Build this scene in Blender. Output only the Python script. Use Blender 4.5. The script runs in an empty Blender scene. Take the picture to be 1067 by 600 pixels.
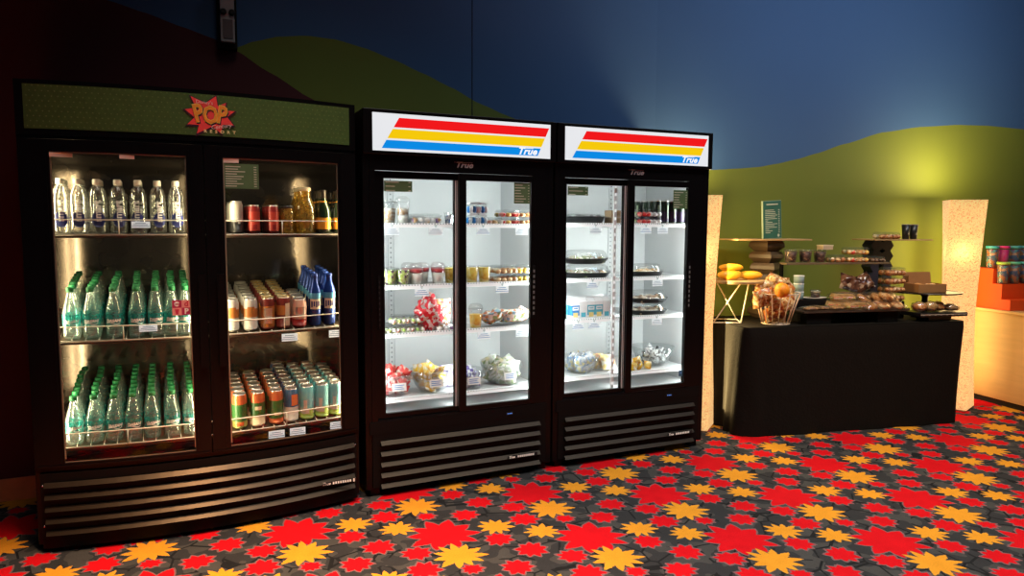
import bpy, bmesh, math, random
from math import sin, cos, pi, sqrt, atan2
from mathutils import Matrix, Vector, noise
random.seed(7)
SC = bpy.context.scene
COL = SC.collection

# ------------------------------------------------------------------ materials
def _nt(name):
    m = bpy.data.materials.new(name); m.use_nodes = True
    nt = m.node_tree; nt.nodes.clear()
    out = nt.nodes.new('ShaderNodeOutputMaterial')
    return m, nt, out

def mat(name, col, rough=.5, metal=0., var=.12, scale=30., spec=.5, emit=None, es=0., bump=0., bscale=200., coat=0., sss=0.):
    """Principled material whose base colour is varied by procedural noise."""
    m, nt, out = _nt(name)
    N, L = nt.nodes, nt.links
    p = N.new('ShaderNodeBsdfPrincipled')
    tc = N.new('ShaderNodeTexCoord'); nz = N.new('ShaderNodeTexNoise')
    nz.inputs['Scale'].default_value = scale; nz.inputs['Detail'].default_value = 3
    L.new(tc.outputs['Object'], nz.inputs['Vector'])
    mx = N.new('ShaderNodeMix'); mx.data_type = 'RGBA'
    mx.inputs['A'].default_value = (*[c * (1 - var) for c in col], 1)
    mx.inputs['B'].default_value = (*[min(1, c * (1 + var)) for c in col], 1)
    L.new(nz.outputs['Fac'], mx.inputs['Factor'])
    L.new(mx.outputs['Result'], p.inputs['Base Color'])
    p.inputs['Roughness'].default_value = rough; p.inputs['Metallic'].default_value = metal
    p.inputs['Specular IOR Level'].default_value = spec
    p.inputs['Coat Weight'].default_value = coat
    if emit:
        p.inputs['Emission Color'].default_value = (*emit, 1); p.inputs['Emission Strength'].default_value = es
    if bump:
        n2 = N.new('ShaderNodeTexNoise'); n2.inputs['Scale'].default_value = bscale
        L.new(tc.outputs['Object'], n2.inputs['Vector'])
        b = N.new('ShaderNodeBump'); b.inputs['Strength'].default_value = bump; b.inputs['Distance'].default_value = .01
        L.new(n2.outputs['Fac'], b.inputs['Height']); L.new(b.outputs['Normal'], p.inputs['Normal'])
    L.new(p.outputs[0], out.inputs[0])
    return m

def clear(name, tint=(.95, .97, .97), edge=.35, base=.04, body=.0, bodycol=(.8, .85, .85), rough=.06):
    """Clear plastic or glass: see-through, with a gloss that grows towards the edge and a little milky body."""
    m, nt, out = _nt(name); N, L = nt.nodes, nt.links
    tr = N.new('ShaderNodeBsdfTransparent'); tr.inputs[0].default_value = (*tint, 1)
    gl = N.new('ShaderNodeBsdfGlossy'); gl.inputs['Roughness'].default_value = rough
    df = N.new('ShaderNodeBsdfDiffuse'); df.inputs[0].default_value = (*bodycol, 1)
    tl = N.new('ShaderNodeBsdfTranslucent'); tl.inputs[0].default_value = (*bodycol, 1)
    lw = N.new('ShaderNodeLayerWeight'); lw.inputs[0].default_value = .35
    mm = N.new('ShaderNodeMath'); mm.operation = 'MULTIPLY_ADD'; mm.inputs[1].default_value = edge; mm.inputs[2].default_value = base
    L.new(lw.outputs['Facing'], mm.inputs[0])
    a = N.new('ShaderNodeMixShader'); a.inputs[0].default_value = .5
    L.new(df.outputs[0], a.inputs[1]); L.new(tl.outputs[0], a.inputs[2])
    b = N.new('ShaderNodeMixShader')
    tc = N.new('ShaderNodeTexCoord'); nz = N.new('ShaderNodeTexNoise'); nz.inputs['Scale'].default_value = 60
    L.new(tc.outputs['Object'], nz.inputs['Vector'])
    mb_ = N.new('ShaderNodeMath'); mb_.operation = 'MULTIPLY'; mb_.inputs[1].default_value = body * 2
    L.new(nz.outputs['Fac'], mb_.inputs[0]); L.new(mb_.outputs[0], b.inputs[0])
    L.new(tr.outputs[0], b.inputs[1]); L.new(a.outputs[0], b.inputs[2])
    c = N.new('ShaderNodeMixShader'); L.new(mm.outputs[0], c.inputs[0])
    L.new(b.outputs[0], c.inputs[1]); L.new(gl.outputs[0], c.inputs[2])
    L.new(c.outputs[0], out.inputs[0])
    return m

def emis(name, col, s, var=.03):
    m, nt, out = _nt(name); N, L = nt.nodes, nt.links
    e = N.new('ShaderNodeEmission'); e.inputs[1].default_value = s
    tc = N.new('ShaderNodeTexCoord'); nz = N.new('ShaderNodeTexNoise'); nz.inputs['Scale'].default_value = 4
    L.new(tc.outputs['Object'], nz.inputs['Vector'])
    mx = N.new('ShaderNodeMix'); mx.data_type = 'RGBA'
    mx.inputs['A'].default_value = (*[c * (1 - var) for c in col], 1); mx.inputs['B'].default_value = (*[c * (1 + var) for c in col], 1)
    L.new(nz.outputs['Fac'], mx.inputs['Factor']); L.new(mx.outputs['Result'], e.inputs[0])
    L.new(e.outputs[0], out.inputs[0])
    return m

def mottle(name, cols, scale=40., rough=.5, dist=0., gloss=.5, vor=True):
    """Sharp patches of several colours (packets, mixed food, printed bags)."""
    m, nt, out = _nt(name); N, L = nt.nodes, nt.links
    p = N.new('ShaderNodeBsdfPrincipled'); p.inputs['Roughness'].default_value = rough
    p.inputs['Specular IOR Level'].default_value = gloss
    tc = N.new('ShaderNodeTexCoord')
    if vor:
        t = N.new('ShaderNodeTexVoronoi'); t.inputs['Scale'].default_value = scale
        sep = N.new('ShaderNodeSeparateColor'); L.new(t.outputs['Color'], sep.inputs[0]); fac = sep.outputs[0]
    else:
        t = N.new('ShaderNodeTexNoise'); t.inputs['Scale'].default_value = scale; t.inputs['Distortion'].default_value = dist
        fac = t.outputs['Fac']
    L.new(tc.outputs['Object'], t.inputs['Vector'])
    cr = N.new('ShaderNodeValToRGB'); cr.color_ramp.interpolation = 'CONSTANT'
    el = cr.color_ramp.elements
    while len(el) < len(cols): el.new(.5)
    for i, c in enumerate(cols):
        k = i / len(cols)
        el[i].position = k if vor else (.0 if i == 0 else .38 + .24 * (i - 1) / max(1, len(cols) - 2 or 1))
        el[i].color = (*c, 1)
    L.new(fac, cr.inputs[0]); L.new(cr.outputs[0], p.inputs['Base Color']); L.new(p.outputs[0], out.inputs[0])
    return m

# ------------------------------------------------------------------ mesh builder
class MB:
    def __init__(s):
        s.v = []; s.f = []; s.m = []; s.sm = []; s.T = Matrix.Identity(4)
    def add(s, verts, faces, m=0, smooth=False):
        o = len(s.v); s.v += [tuple(s.T @ Vector(q)) for q in verts]
        for i, fc in enumerate(faces):
            s.f.append(tuple(o + k for k in fc)); s.m.append(m[i] if isinstance(m, (list, tuple)) else m); s.sm.append(smooth)
        return s
    def at(s, x=0, y=0, z=0, rz=0, rx=0, ry=0, sc=1):
        s.T = Matrix.Translation((x, y, z)) @ Matrix.Rotation(rz, 4, 'Z') @ Matrix.Rotation(rx, 4, 'X') @ Matrix.Rotation(ry, 4, 'Y') @ Matrix.Scale(sc, 4)
        return s
    def box(s, x0, x1, y0, y1, z0, z1, m=0, bev=0.):
        if bev > 0:
            bm = bmesh.new(); bmesh.ops.create_cube(bm, size=1)
            for q in bm.verts:
                q.co = Vector(((x0 + x1) / 2 + q.co.x * (x1 - x0), (y0 + y1) / 2 + q.co.y * (y1 - y0), (z0 + z1) / 2 + q.co.z * (z1 - z0)))
            bmesh.ops.bevel(bm, geom=bm.edges[:], offset=bev, segments=2, affect='EDGES', profile=.5)
            bm.verts.index_update()
            s.add([q.co[:] for q in bm.verts], [[q.index for q in f.verts] for f in bm.faces], m); bm.free()
            return s
        v = [(x, y, z) for z in (z0, z1) for y in (y0, y1) for x in (x0, x1)]
        return s.add(v, [(0, 2, 3, 1), (4, 5, 7, 6), (0, 1, 5, 4), (2, 6, 7, 3), (0, 4, 6, 2), (1, 3, 7, 5)], m)
    def quad(s, a, b, c, d, m=0): return s.add([a, b, c, d], [(0, 1, 2, 3)], m)
    def lathe(s, prof, seg=16, m=0, cap0=True, cap1=True, smooth=True, sx=1., sy=1., ang=0.):
        """prof: list of (r, z) or (r, z, mat) from bottom to top, about the z axis."""
        v = []; f = []; mm = []
        for q in prof:
            for k in range(seg):
                a = 2 * pi * k / seg + ang; v.append((q[0] * cos(a) * sx, q[0] * sin(a) * sy, q[1]))
        for i in range(len(prof) - 1):
            mi = prof[i][2] if len(prof[i]) > 2 else m
            for k in range(seg):
                k2 = (k + 1) % seg
                f.append((i * seg + k, i * seg + k2, (i + 1) * seg + k2, (i + 1) * seg + k)); mm.append(mi)
        s.add(v, f, mm, smooth)
        o = len(s.v) - len(v)
        if cap0: s.f.append(tuple(o + k for k in reversed(range(seg)))); s.m.append(prof[0][2] if len(prof[0]) > 2 else m); s.sm.append(False)
        if cap1:
            b = o + (len(prof) - 1) * seg
            s.f.append(tuple(b + k for k in range(seg))); s.m.append(prof[-1][2] if len(prof[-1]) > 2 else m); s.sm.append(False)
        return s
    def tube(s, pts, r, seg=8, m=0, closed=False):
        pts = [Vector(q) for q in pts]; n = len(pts); v = []; f = []
        for i, q in enumerate(pts):
            if closed: t = pts[(i + 1) % n] - pts[i - 1]
            else: t = pts[min(i + 1, n - 1)] - pts[max(i - 1, 0)]
            t.normalize()
            a = t.cross(Vector((0, 0, 1)) if abs(t.z) < .9 else Vector((1, 0, 0))).normalized(); b = t.cross(a)
            for k in range(seg):
                th = 2 * pi * k / seg; v.append(tuple(q + a * (r * cos(th)) + b * (r * sin(th))))
        for i in range(n if closed else n - 1):
            j = (i + 1) % n
            for k in range(seg):
                k2 = (k + 1) % seg; f.append((i * seg + k, i * seg + k2, j * seg + k2, j * seg + k))
        if not closed:
            f.append(tuple(reversed(range(seg)))); f.append(tuple((n - 1) * seg + k for k in range(seg)))
        return s.add(v, f, m, True)
    def prism(s, poly, y0, y1, m=0, mside=None):
        """polygon given in (x, z), extruded from y0 (front) to y1 (back)."""
        n = len(poly); v = [(x, y0, z) for x, z in poly] + [(x, y1, z) for x, z in poly]
        s.add(v, [tuple(range(n)), tuple(reversed(range(n, 2 * n)))], m)
        return s.add(v, [(i, i + n, (i + 1) % n + n, (i + 1) % n) for i in range(n)], m if mside is None else mside)
    def ball(s, c, r, m=0, seg=14, rings=9, nz=0., ns=8., seed=0, flat=None):
        v = []; f = []
        rx, ry, rz = r if isinstance(r, (tuple, list)) else (r, r, r)
        for i in range(1, rings):
            ph = pi * i / rings
            for k in range(seg):
                th = 2 * pi * k / seg; d = Vector((sin(ph) * cos(th), sin(ph) * sin(th), -cos(ph)))
                q = 1 + (nz * noise.noise(d * ns * .3 + Vector((seed * 3.1, seed * 1.7, 0))) if nz else 0)
                z = d.z * rz * q
                if flat is not None: z = max(z, -flat)
                v.append((c[0] + d.x * rx * q, c[1] + d.y * ry * q, c[2] + z))
        lo = -(rz if flat is None else min(rz, flat))
        v.append((c[0], c[1], c[2] + lo)); v.append((c[0], c[1], c[2] + rz)); R = rings - 1
        for i in range(R - 1):
            for k in range(seg):
                k2 = (k + 1) % seg; f.append((i * seg + k, i * seg + k2, (i + 1) * seg + k2, (i + 1) * seg + k))
        for k in range(seg):
            k2 = (k + 1) % seg; f.append((len(v) - 2, k2, k)); f.append((len(v) - 1, (R - 1) * seg + k, (R - 1) * seg + k2))
        return s.add(v, f, m, True)
    def pillow(s, w, h, t, m=0, n=8, nz=.25, seed=0, z0=0.):
        """a sealed packet lying in the xz plane, base at z0, thickness t along y, flat crimped edges."""
        v = []; f = []
        for sd in (-1, 1):
            for j in range(n + 1):
                for i in range(n + 1):
                    x = -1 + 2 * i / n; z = -1 + 2 * j / n
                    th = max(0, (1 - x ** 4)) ** .6 * max(0, (1 - (abs(z) / .92) ** 4 if abs(z) < .92 else 0)) ** .6
                    k = noise.noise(Vector((x * 2.2 + seed, z * 2.2, sd * 2 + seed * .7)))
                    v.append((x * w / 2 * (1 - .06 * (1 - z * z)), sd * t / 2 * th * (1 + nz * 2 * k) + .02 * w * noise.noise(Vector((x * 1.5, z * 1.5, seed))), z0 + h / 2 + z * h / 2))
        q = (n + 1) ** 2
        for j in range(n):
            for i in range(n):
                a = j * (n + 1) + i
                f.append((a, a + 1, a + n + 2, a + n + 1)); f.append((q + a, q + a + n + 1, q + a + n + 2, q + a + 1))
        return s.add(v, f, m, True)
    def text(s, body, size, x=0, z=0, y=0, m=0, shear=0., align='CENTER', wrap=0., rot=0., depth=0., sx=1., bold=0.):
        cu = bpy.data.curves.new('t', 'FONT'); cu.body = body; cu.size = size; cu.align_x = align; cu.align_y = 'CENTER'
        cu.shear = shear; cu.extrude = depth; cu.resolution_u = 2; cu.offset = bold
        ob = bpy.data.objects.new('t', cu); me = bpy.data.meshes.new_from_object(ob)
        v = []
        for q in me.vertices:
            px, pz = q.co.x * sx, q.co.y
            px, pz = px * cos(rot) - pz * sin(rot) + x, px * sin(rot) + pz * cos(rot) + z
            if wrap: v.append((wrap * sin(px / wrap), -wrap * cos(px / wrap), pz))
            else: v.append((px, y - q.co.z, pz))
        s.add(v, [tuple(p.vertices) for p in me.polygons], m)
        bpy.data.meshes.remove(me); bpy.data.objects.remove(ob); bpy.data.curves.remove(cu)
        return s
    def patch(s, r, a0, a1, z0, z1, m=0, n=8):
        """part of a cylinder wall facing -y; a0..a1 in radians about the front."""
        v = []
        for i in range(n + 1):
            a = a0 + (a1 - a0) * i / n
            v += [(r * sin(a), -r * cos(a), z0), (r * sin(a), -r * cos(a), z1)]
        return s.add(v, [(2 * i, 2 * i + 2, 2 * i + 3, 2 * i + 1) for i in range(n)], m, True)
    def slab(s, u0, u1, z0, z1, y0, y1, S=0., W=1., n=1, m=0, flatback=False):
        """panel whose front bows outward by S over a unit of width W."""
        g = lambda u: -S * (1 - ((u - W / 2) / (W / 2)) ** 2)
        v = []; f = []
        for i in range(n + 1):
            u = u0 + (u1 - u0) * i / n; a = y0 + g(u); b = y1 + (0 if flatback else g(u))
            v += [(u, a, z0), (u, a, z1), (u, b, z1), (u, b, z0)]
        for i in range(n):
            o = 4 * i; k = o + 4
            f += [(o, k, k + 1, o + 1), (o + 1, k + 1, k + 2, o + 2), (o + 2, k + 2, k + 3, o + 3), (o + 3, k + 3, k, o)]
        e = 4 * n
        f += [(0, 1, 2, 3), (e + 3, e + 2, e + 1, e)]
        return s.add(v, f, m, False)
    def mesh(s, name, mats):
        me = bpy.data.meshes.new(name); me.from_pydata(s.v, [], s.f)
        for q in (mats if isinstance(mats, (list, tuple)) else [mats]): me.materials.append(q)
        me.polygons.foreach_set('material_index', s.m); me.polygons.foreach_set('use_smooth', s.sm)
        me.update(); me.validate()
        return me

# ------------------------------------------------------------------ objects
LABELS = {}
def tag(o, label, cat, group=None, kind=None):
    o['label'] = label; o['category'] = cat
    if group: o['group'] = group
    if kind: o['kind'] = kind
    LABELS.setdefault(label, []).append((o.name, group))
    return o
def obj(name, me, parent=None, loc=(0, 0, 0), rz=0., mats=None, label=None, rot=None):
    if isinstance(me, MB): me = me.mesh(name, mats)
    o = bpy.data.objects.new(name, me); COL.objects.link(o)
    o.location = loc; o.rotation_euler = rot if rot else (0, 0, rz)
    if parent: o.parent = parent
    if label: o['label'] = label
    return o
def empty(name, loc, rz=0.):
    o = bpy.data.objects.new(name, None); COL.objects.link(o); o.empty_display_size = .1
    o.location = loc; o.rotation_euler = (0, 0, rz); return o
class Frame:
    def __init__(s, x, y, a): s.x, s.y, s.a = x, y, a
    def w(s, u, d, z): return (s.x + u * cos(s.a) - d * sin(s.a), s.y + u * sin(s.a) + d * cos(s.a), z)
def spawn(kit, fr, u, d, z, label, cat, group=None, rz=0., only_body=False):
    """kit = (name, mesh, [(part, mesh, label)...]); every instance gets its own objects."""
    o = obj(kit[0], kit[1], None, fr.w(u, d, z), fr.a + rz)
    tag(o, label, cat, group)
    if not only_body:
        for q in kit[2]:
            c = obj(q[0], q[1], o, label=q[2] if len(q) > 2 else None)
            for r in (q[3] if len(q) > 3 else []): obj(r[0], r[1], c)
    return o
ORD = ['', 'first', 'second', 'third', 'fourth', 'fifth', 'sixth', 'seventh', 'eighth', 'ninth', 'tenth']

F1 = Frame(-2.049, 2.972, .4558)
F2 = Frame(-.7529, 3.5951, .445)
F3 = Frame(.2415, 4.070, .42)
FT = Frame(1.555, 4.68, .235)
FW = Frame(-2.6235, 3.533, .425)
# ------------------------------------------------------------------ camera
f_px, pitch, roll, cam_h = 740., .09, .0056, 1.4324
cam = bpy.data.cameras.new('camera'); co = bpy.data.objects.new('camera', cam); COL.objects.link(co)
cam.sensor_fit = 'HORIZONTAL'; cam.sensor_width = 36; cam.lens = 36 * f_px / 1067; cam.clip_start = .05
fwd = Vector((0, cos(pitch), -sin(pitch))); r0 = Vector((1, 0, 0)); u0 = r0.cross(fwd)
right = r0 * cos(roll) + u0 * sin(roll); up = -r0 * sin(roll) + u0 * cos(roll)
co.matrix_world = Matrix(((right.x, up.x, -fwd.x, 0), (right.y, up.y, -fwd.y, 0), (right.z, up.z, -fwd.z, cam_h), (0, 0, 0, 1)))
SC.camera = co
SC.view_settings.view_transform = 'Standard'
try: SC.view_settings.look = 'None'
except Exception: pass
SC.cycles.max_bounces = 10; SC.cycles.transparent_max_bounces = 40; SC.cycles.glossy_bounces = 4
SC.cycles.transmission_bounces = 6; SC.cycles.diffuse_bounces = 3
SC.cycles.use_denoising = True; SC.cycles.sample_clamp_indirect = 3
SC.cycles.caustics_reflective = False; SC.cycles.caustics_refractive = False
w = bpy.data.worlds.new('world'); SC.world = w; w.use_nodes = True
w.node_tree.nodes['Background'].inputs[0].default_value = (.55, .6, .75, 1); w.node_tree.nodes['Background'].inputs[1].default_value = .035

# ------------------------------------------------------------------ carpet
def carpet_material():
    m, nt, out = _nt('carpet_starburst'); N, L = nt.nodes, nt.links
    p = N.new('ShaderNodeBsdfPrincipled'); p.inputs['Roughness'].default_value = .95; p.inputs['Specular IOR Level'].default_value = .1
    tc = N.new('ShaderNodeTexCoord'); sep = N.new('ShaderNodeSeparateXYZ'); L.new(tc.outputs['Object'], sep.inputs[0])
    def mth(op, a, b=None, c=None):
        n = N.new('ShaderNodeMath'); n.operation = op
        for i, q in enumerate((a, b, c)):
            if q is None: continue
            if isinstance(q, (int, float)): n.inputs[i].default_value = q
            else: L.new(q, n.inputs[i])
        return n.outputs[0]
    A = (.6786, -.0152); B = (-.2571, .5304); O = (-.3122, 3.1687)
    det = A[0] * B[1] - A[1] * B[0]
    X = mth('SUBTRACT', sep.outputs[0], O[0]); Y = mth('SUBTRACT', sep.outputs[1], O[1])
    # fine pile wobble so that edges look woven
    nz = N.new('ShaderNodeTexNoise'); nz.inputs['Scale'].default_value = 90; L.new(tc.outputs['Object'], nz.inputs['Vector'])
    wob = mth('MULTIPLY', mth('SUBTRACT', nz.outputs['Fac'], .5), .012)
    X = mth('ADD', X, wob); Y = mth('SUBTRACT', Y, wob)
    U = mth('ADD', mth('MULTIPLY', X, B[1] / det), mth('MULTIPLY', Y, -B[0] / det))
    V = mth('ADD', mth('MULTIPLY', X, -A[1] / det), mth('MULTIPLY', Y, A[0] / det))
    def star(cu, cv, R, n, rot, inner, asp, seed, ph):
        du = mth('SUBTRACT', mth('FRACT', mth('ADD', U, 100.5 - cu)), .5)
        dv = mth('SUBTRACT', mth('FRACT', mth('ADD', V, 100.5 - cv)), .5)
        x = mth('ADD', mth('MULTIPLY', du, A[0] / asp), mth('MULTIPLY', dv, B[0] / asp))
        y = mth('ADD', mth('MULTIPLY', du, A[1]), mth('MULTIPLY', dv, B[1]))
        r = mth('SQRT', mth('ADD', mth('MULTIPLY', x, x), mth('MULTIPLY', y, y)))
        th = mth('ARCTAN2', y, x)
        wig = mth('MULTIPLY', mth('SINE', mth('MULTIPLY_ADD', th, 2, seed)), .09 * n / 10)
        phs = mth('ADD', mth('MULTIPLY_ADD', th, n / (2 * pi), rot + 20), wig)
        tri = mth('MULTIPLY', mth('PINGPONG', phs, .5), 2)
        amp = mth('MULTIPLY_ADD', mth('SINE', mth('MULTIPLY_ADD', th, 3, ph)), .16, .92)
        bd = mth('MULTIPLY', mth('MULTIPLY_ADD', mth('MULTIPLY', tri, 1 - inner), amp, inner), R)
        return mth('SUBTRACT', bd, r)
    # (u, v, radius, points, rotation, inner, aspect, seed, phase)
    red = [(0, 0, .166, 10, .15, .62, 1.04, .5, 2.0), (.29, .43, .068, 9, .3, .66, 1.05, 1, 0), (.355, .93, .069, 9, .6, .66, 1.0, 2, 1),
           (.50, .74, .073, 9, .0, .64, 1.05, 3, 4), (.69, .355, .073, 9, .5, .64, 1.08, 4, 2.5), (.72, .635, .064, 9, .2, .66, 1.1, .7, 5),
           (.995, .385, .044, 9, .1, .66, 1.1, 2.2, 1)]
    yel = [(.985, .61, .120, 11, .2, .54, 1.04, 1.4, 1.2), (.425, .185, .086, 10, .45, .52, 1.1, 2.6, .4), (.715, .105, .082, 10, .1, .52, 1.1, .2, 3)]
    def union(lst):
        o = None
        for q in lst:
            s = star(*q); o = s if o is None else mth('MAXIMUM', o, s)
        return o
    sr, sy = union(red), union(yel)
    # ground: grey patches with short dark strokes
    n1 = N.new('ShaderNodeTexNoise'); n1.inputs['Scale'].default_value = 9; n1.inputs['Detail'].default_value = 1; L.new(tc.outputs['Object'], n1.inputs['Vector'])
    g = N.new('ShaderNodeValToRGB'); g.color_ramp.interpolation = 'CONSTANT'
    g.color_ramp.elements[0].color = (.030, .030, .032, 1); g.color_ramp.elements[1].position = .52; g.color_ramp.elements[1].color = (.054, .052, .050, 1)
    L.new(n1.outputs['Fac'], g.inputs[0])
    vo = N.new('ShaderNodeTexVoronoi'); vo.feature = 'DISTANCE_TO_EDGE'; vo.inputs['Scale'].default_value = 7.5; vo.inputs['Randomness'].default_value = 1
    L.new(tc.outputs['Object'], vo.inputs['Vector'])
    n2 = N.new('ShaderNodeTexNoise'); n2.inputs['Scale'].default_value = 6; L.new(tc.outputs['Object'], n2.inputs['Vector'])
    stroke = mth('MULTIPLY', mth('LESS_THAN', vo.outputs['Distance'], .035), mth('GREATER_THAN', n2.outputs['Fac'], .46))
    def mix(fac, a, b):
        x = N.new('ShaderNodeMix'); x.data_type = 'RGBA'; L.new(fac, x.inputs['Factor'])
        for k, q in (('A', a), ('B', b)):
            if isinstance(q, tuple): x.inputs[k].default_value = (*q, 1)
            else: L.new(q, x.inputs[k])
        return x.outputs['Result']
    c = mix(stroke, g.outputs[0], (.012, .012, .013))
    c = mix(mth('GREATER_THAN', sr, -.011), c, (.17, .085, .09))
    c = mix(mth('GREATER_THAN', sr, 0.), c, (.56, .004, .009))
    c = mix(mth('GREATER_THAN', sy, -.004), c, (.16, .11, .05))
    c = mix(mth('GREATER_THAN', sy, 0.), c, (.68, .275, .020))
    n3 = N.new('ShaderNodeTexNoise'); n3.inputs['Scale'].default_value = 160; L.new(tc.outputs['Object'], n3.inputs['Vector'])
    n4 = N.new('ShaderNodeTexNoise'); n4.inputs['Scale'].default_value = 14; L.new(tc.outputs['Object'], n4.inputs['Vector'])
    k = mth('ADD', mth('MULTIPLY_ADD', n3.outputs['Fac'], .5, .6), mth('MULTIPLY_ADD', n4.outputs['Fac'], .3, 0))
    x = N.new('ShaderNodeMix'); x.data_type = 'RGBA'; x.blend_type = 'MULTIPLY'; x.inputs['Factor'].default_value = 1
    L.new(c, x.inputs['A']); cb = N.new('ShaderNodeCombineColor')
    for i in range(3): L.new(k, cb.inputs[i])
    L.new(cb.outputs[0], x.inputs['B']); L.new(x.outputs['Result'], p.inputs['Base Color'])
    L.new(p.outputs[0], out.inputs[0])
    return m

fl = MB(); fl.add([(-6, -2, 0), (9, -2, 0), (9, 9, 0), (-6, 9, 0)], [(0, 1, 2, 3)])
o = obj('floor', fl, mats=carpet_material()); tag(o, 'dark grey carpet patterned with red and yellow starbursts', 'carpet', kind='structure')

# ------------------------------------------------------------------ wall with painted hills
M_maroon = mat('paint_maroon', (.075, .008, .011), .8, var=.06, scale=3)
M_blue = mat('paint_blue', (.040, .108, .245), .75, var=.05, scale=2, bump=.05, bscale=120)
M_green = mat('paint_olive_green', (.145, .178, .017), .75, var=.08, scale=3, bump=.06, bscale=150)
M_joint = mat('panel_joint', (.01, .012, .02), .9)
def interp(pts, s):
    if s <= pts[0][0]: return pts[0][1]
    for (a, b), (c, d) in zip(pts, pts[1:]):
        if s <= c:
            t = (s - a) / (c - a); t = t * t * (3 - 2 * t) * .35 + t * .65
            return b + (d - b) * t
    return pts[-1][1]
brown = [(-2, 3.55), (-.5, 2.98), (.584, 2.568), (.75, 2.527), (.931, 2.474), (1.072, 2.434), (1.193, 2.381), (1.367, 2.277), (1.601, 2.147), (1.793, 2.039), (2.4, 1.7), (4.5, .3), (4.6, .02)]
green = [(-2, .6), (.6, 1.9), (1.0, 2.28), (1.193, 2.391), (1.294, 2.438), (1.423, 2.478), (1.581, 2.501), (1.744, 2.497), (1.912, 2.466), (2.086, 2.416), (2.266, 2.353), (2.453, 2.282), (2.647, 2.196), (2.849, 2.131), (3.3, 1.95), (3.9, 1.8),
         (4.463, 1.839), (4.71, 1.856), (4.878, 1.872), (5.049, 1.902), (5.222, 1.94), (5.398, 1.99), (5.667, 2.074), (6.037, 2.180), (6.424, 2.241), (6.829, 2.275), (7.145, 2.282), (7.55, 2.270), (11, 1.8)]
BEND, TURN = 4.0, .125   # the wall turns slightly behind the right cooler
def wp(s, y=0.):
    if s <= BEND: return (s, y)
    return (BEND + (s - BEND) * cos(TURN) + y * sin(TURN), -(s - BEND) * sin(TURN) + y * cos(TURN))
wl = MB(); H = 4.0; n = 260; s0, s1 = -2., 10.
for i in range(n):
    a, b = s0 + (s1 - s0) * i / n, s0 + (s1 - s0) * (i + 1) / n
    za, zb = max(0, interp(brown, a)), max(0, interp(brown, b)); ga, gb = max(za, interp(green, a)), max(zb, interp(green, b))
    if a > 4.6: za = zb = 0.
    xa, ya = wp(a); xb, yb = wp(b)
    wl.quad((xa, ya, 0), (xb, yb, 0), (xb, yb, zb), (xa, ya, za), 0)
    wl.quad((xa, ya, za), (xb, yb, zb), (xb, yb, gb), (xa, ya, ga), 2)
    wl.quad((xa, ya, ga), (xb, yb, gb), (xb, yb, H), (xa, ya, H), 1)
for s in (2.594,): wl.box(s - .003, s + .003, -.001, .002, 1.2, H, 3)
for a, b in ((s0, BEND), (BEND, s1)):
    (xa, ya), (xb, yb) = wp(a, .12), wp(b, .12); (fa, ga), (fb, gb) = wp(a), wp(b)
    wl.quad((xa, ya, 0), (xa, ya, H), (xb, yb, H), (xb, yb, 0), 1); wl.quad((fa, ga, H), (fb, gb, H), (xb, yb, H), (xa, ya, H), 1)
o = obj('wall_back', wl, None, FW.w(0, 0, 0), FW.a, [M_maroon, M_blue, M_green, M_joint])
tag(o, 'blue painted wall with maroon and olive green rolling hills', 'wall', kind='structure')
bb = MB()
for a, b, rz in ((-2, BEND, 0), (0, 6, -TURN)):
    if rz: bb.at(BEND, 0, 0, rz)
    bb.box(a, b, -.014, -.001, 0, .115, 0, .003); bb.box(a, b, -.018, -.001, .0, .012, 0)
o = obj('baseboard_back', bb, None, FW.w(0, 0, 0), FW.a, mat('baseboard_wood', (.80, .24, .10), .4, var=.25, scale=12))
tag(o, 'reddish brown wooden baseboard along the painted wall', 'baseboard', kind='structure')
ce = MB(); ce.box(-6, 9, -2, 9, 4.0, 4.1)
o = obj('ceiling', ce, mats=mat('ceiling_dark', (.03, .03, .035), .9)); tag(o, 'dark ceiling high above the snack area', 'ceiling', kind='structure')

# wall speaker
M_black = mat('black_enamel', (.0035, .003, .0032), .28, var=.15, spec=.2)
M_blackm = mat('black_matte', (.004, .0036, .0036), .6, var=.15, spec=.15)
M_greyp = mat('grey_plastic', (.34, .31, .31), .5)
M_dark = mat('dark_recess', (.004, .004, .005), .7)
M_silver = mat('silver_paint_glow', (.85, .82, .74), .4, emit=(1., .95, .82), es=.12)  # badge silver with a faint glow added; the badge is no lamp
M_chrome = mat('chrome', (.75, .75, .76), .22, 1.)
M_white = mat('white_card', (.82, .82, .80), .6, var=.03)
M_print = mat('grey_print', (.10, .11, .13), .7)
M_bprint = mat('blue_print', (.10, .25, .55), .7)
sp = empty('wall_speaker', FW.w(1.153, -.001, 2.40), FW.a)
tag(sp, 'small grey and black speaker box mounted high on the dark blue wall', 'speaker')
q = MB(); q.box(-.05, .05, -.05, 0, -.03, .30, 0, .006); obj('backing', q, sp, mats=M_blackm)
q = MB(); q.box(-.036, .036, -.085, -.05, 0, .243, 0, .004); obj('housing', q, sp, mats=M_greyp)
for x in (-.02, .024):
    q = MB(); q.T = Matrix.Translation((x, -.085, .155)) @ Matrix.Rotation(pi / 2, 4, 'X'); q.lathe([(.017, 0), (.017, .01), (.010, .018)], 16, 0); obj('driver', q, sp, mats=M_dark)
q = MB(); q.box(-.024, .026, -.089, -.085, .018, .118, 0, .001); obj('grille', q, sp, mats=mat('dull_mesh', (.13, .10, .10), .7, var=.4, scale=300))

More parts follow.
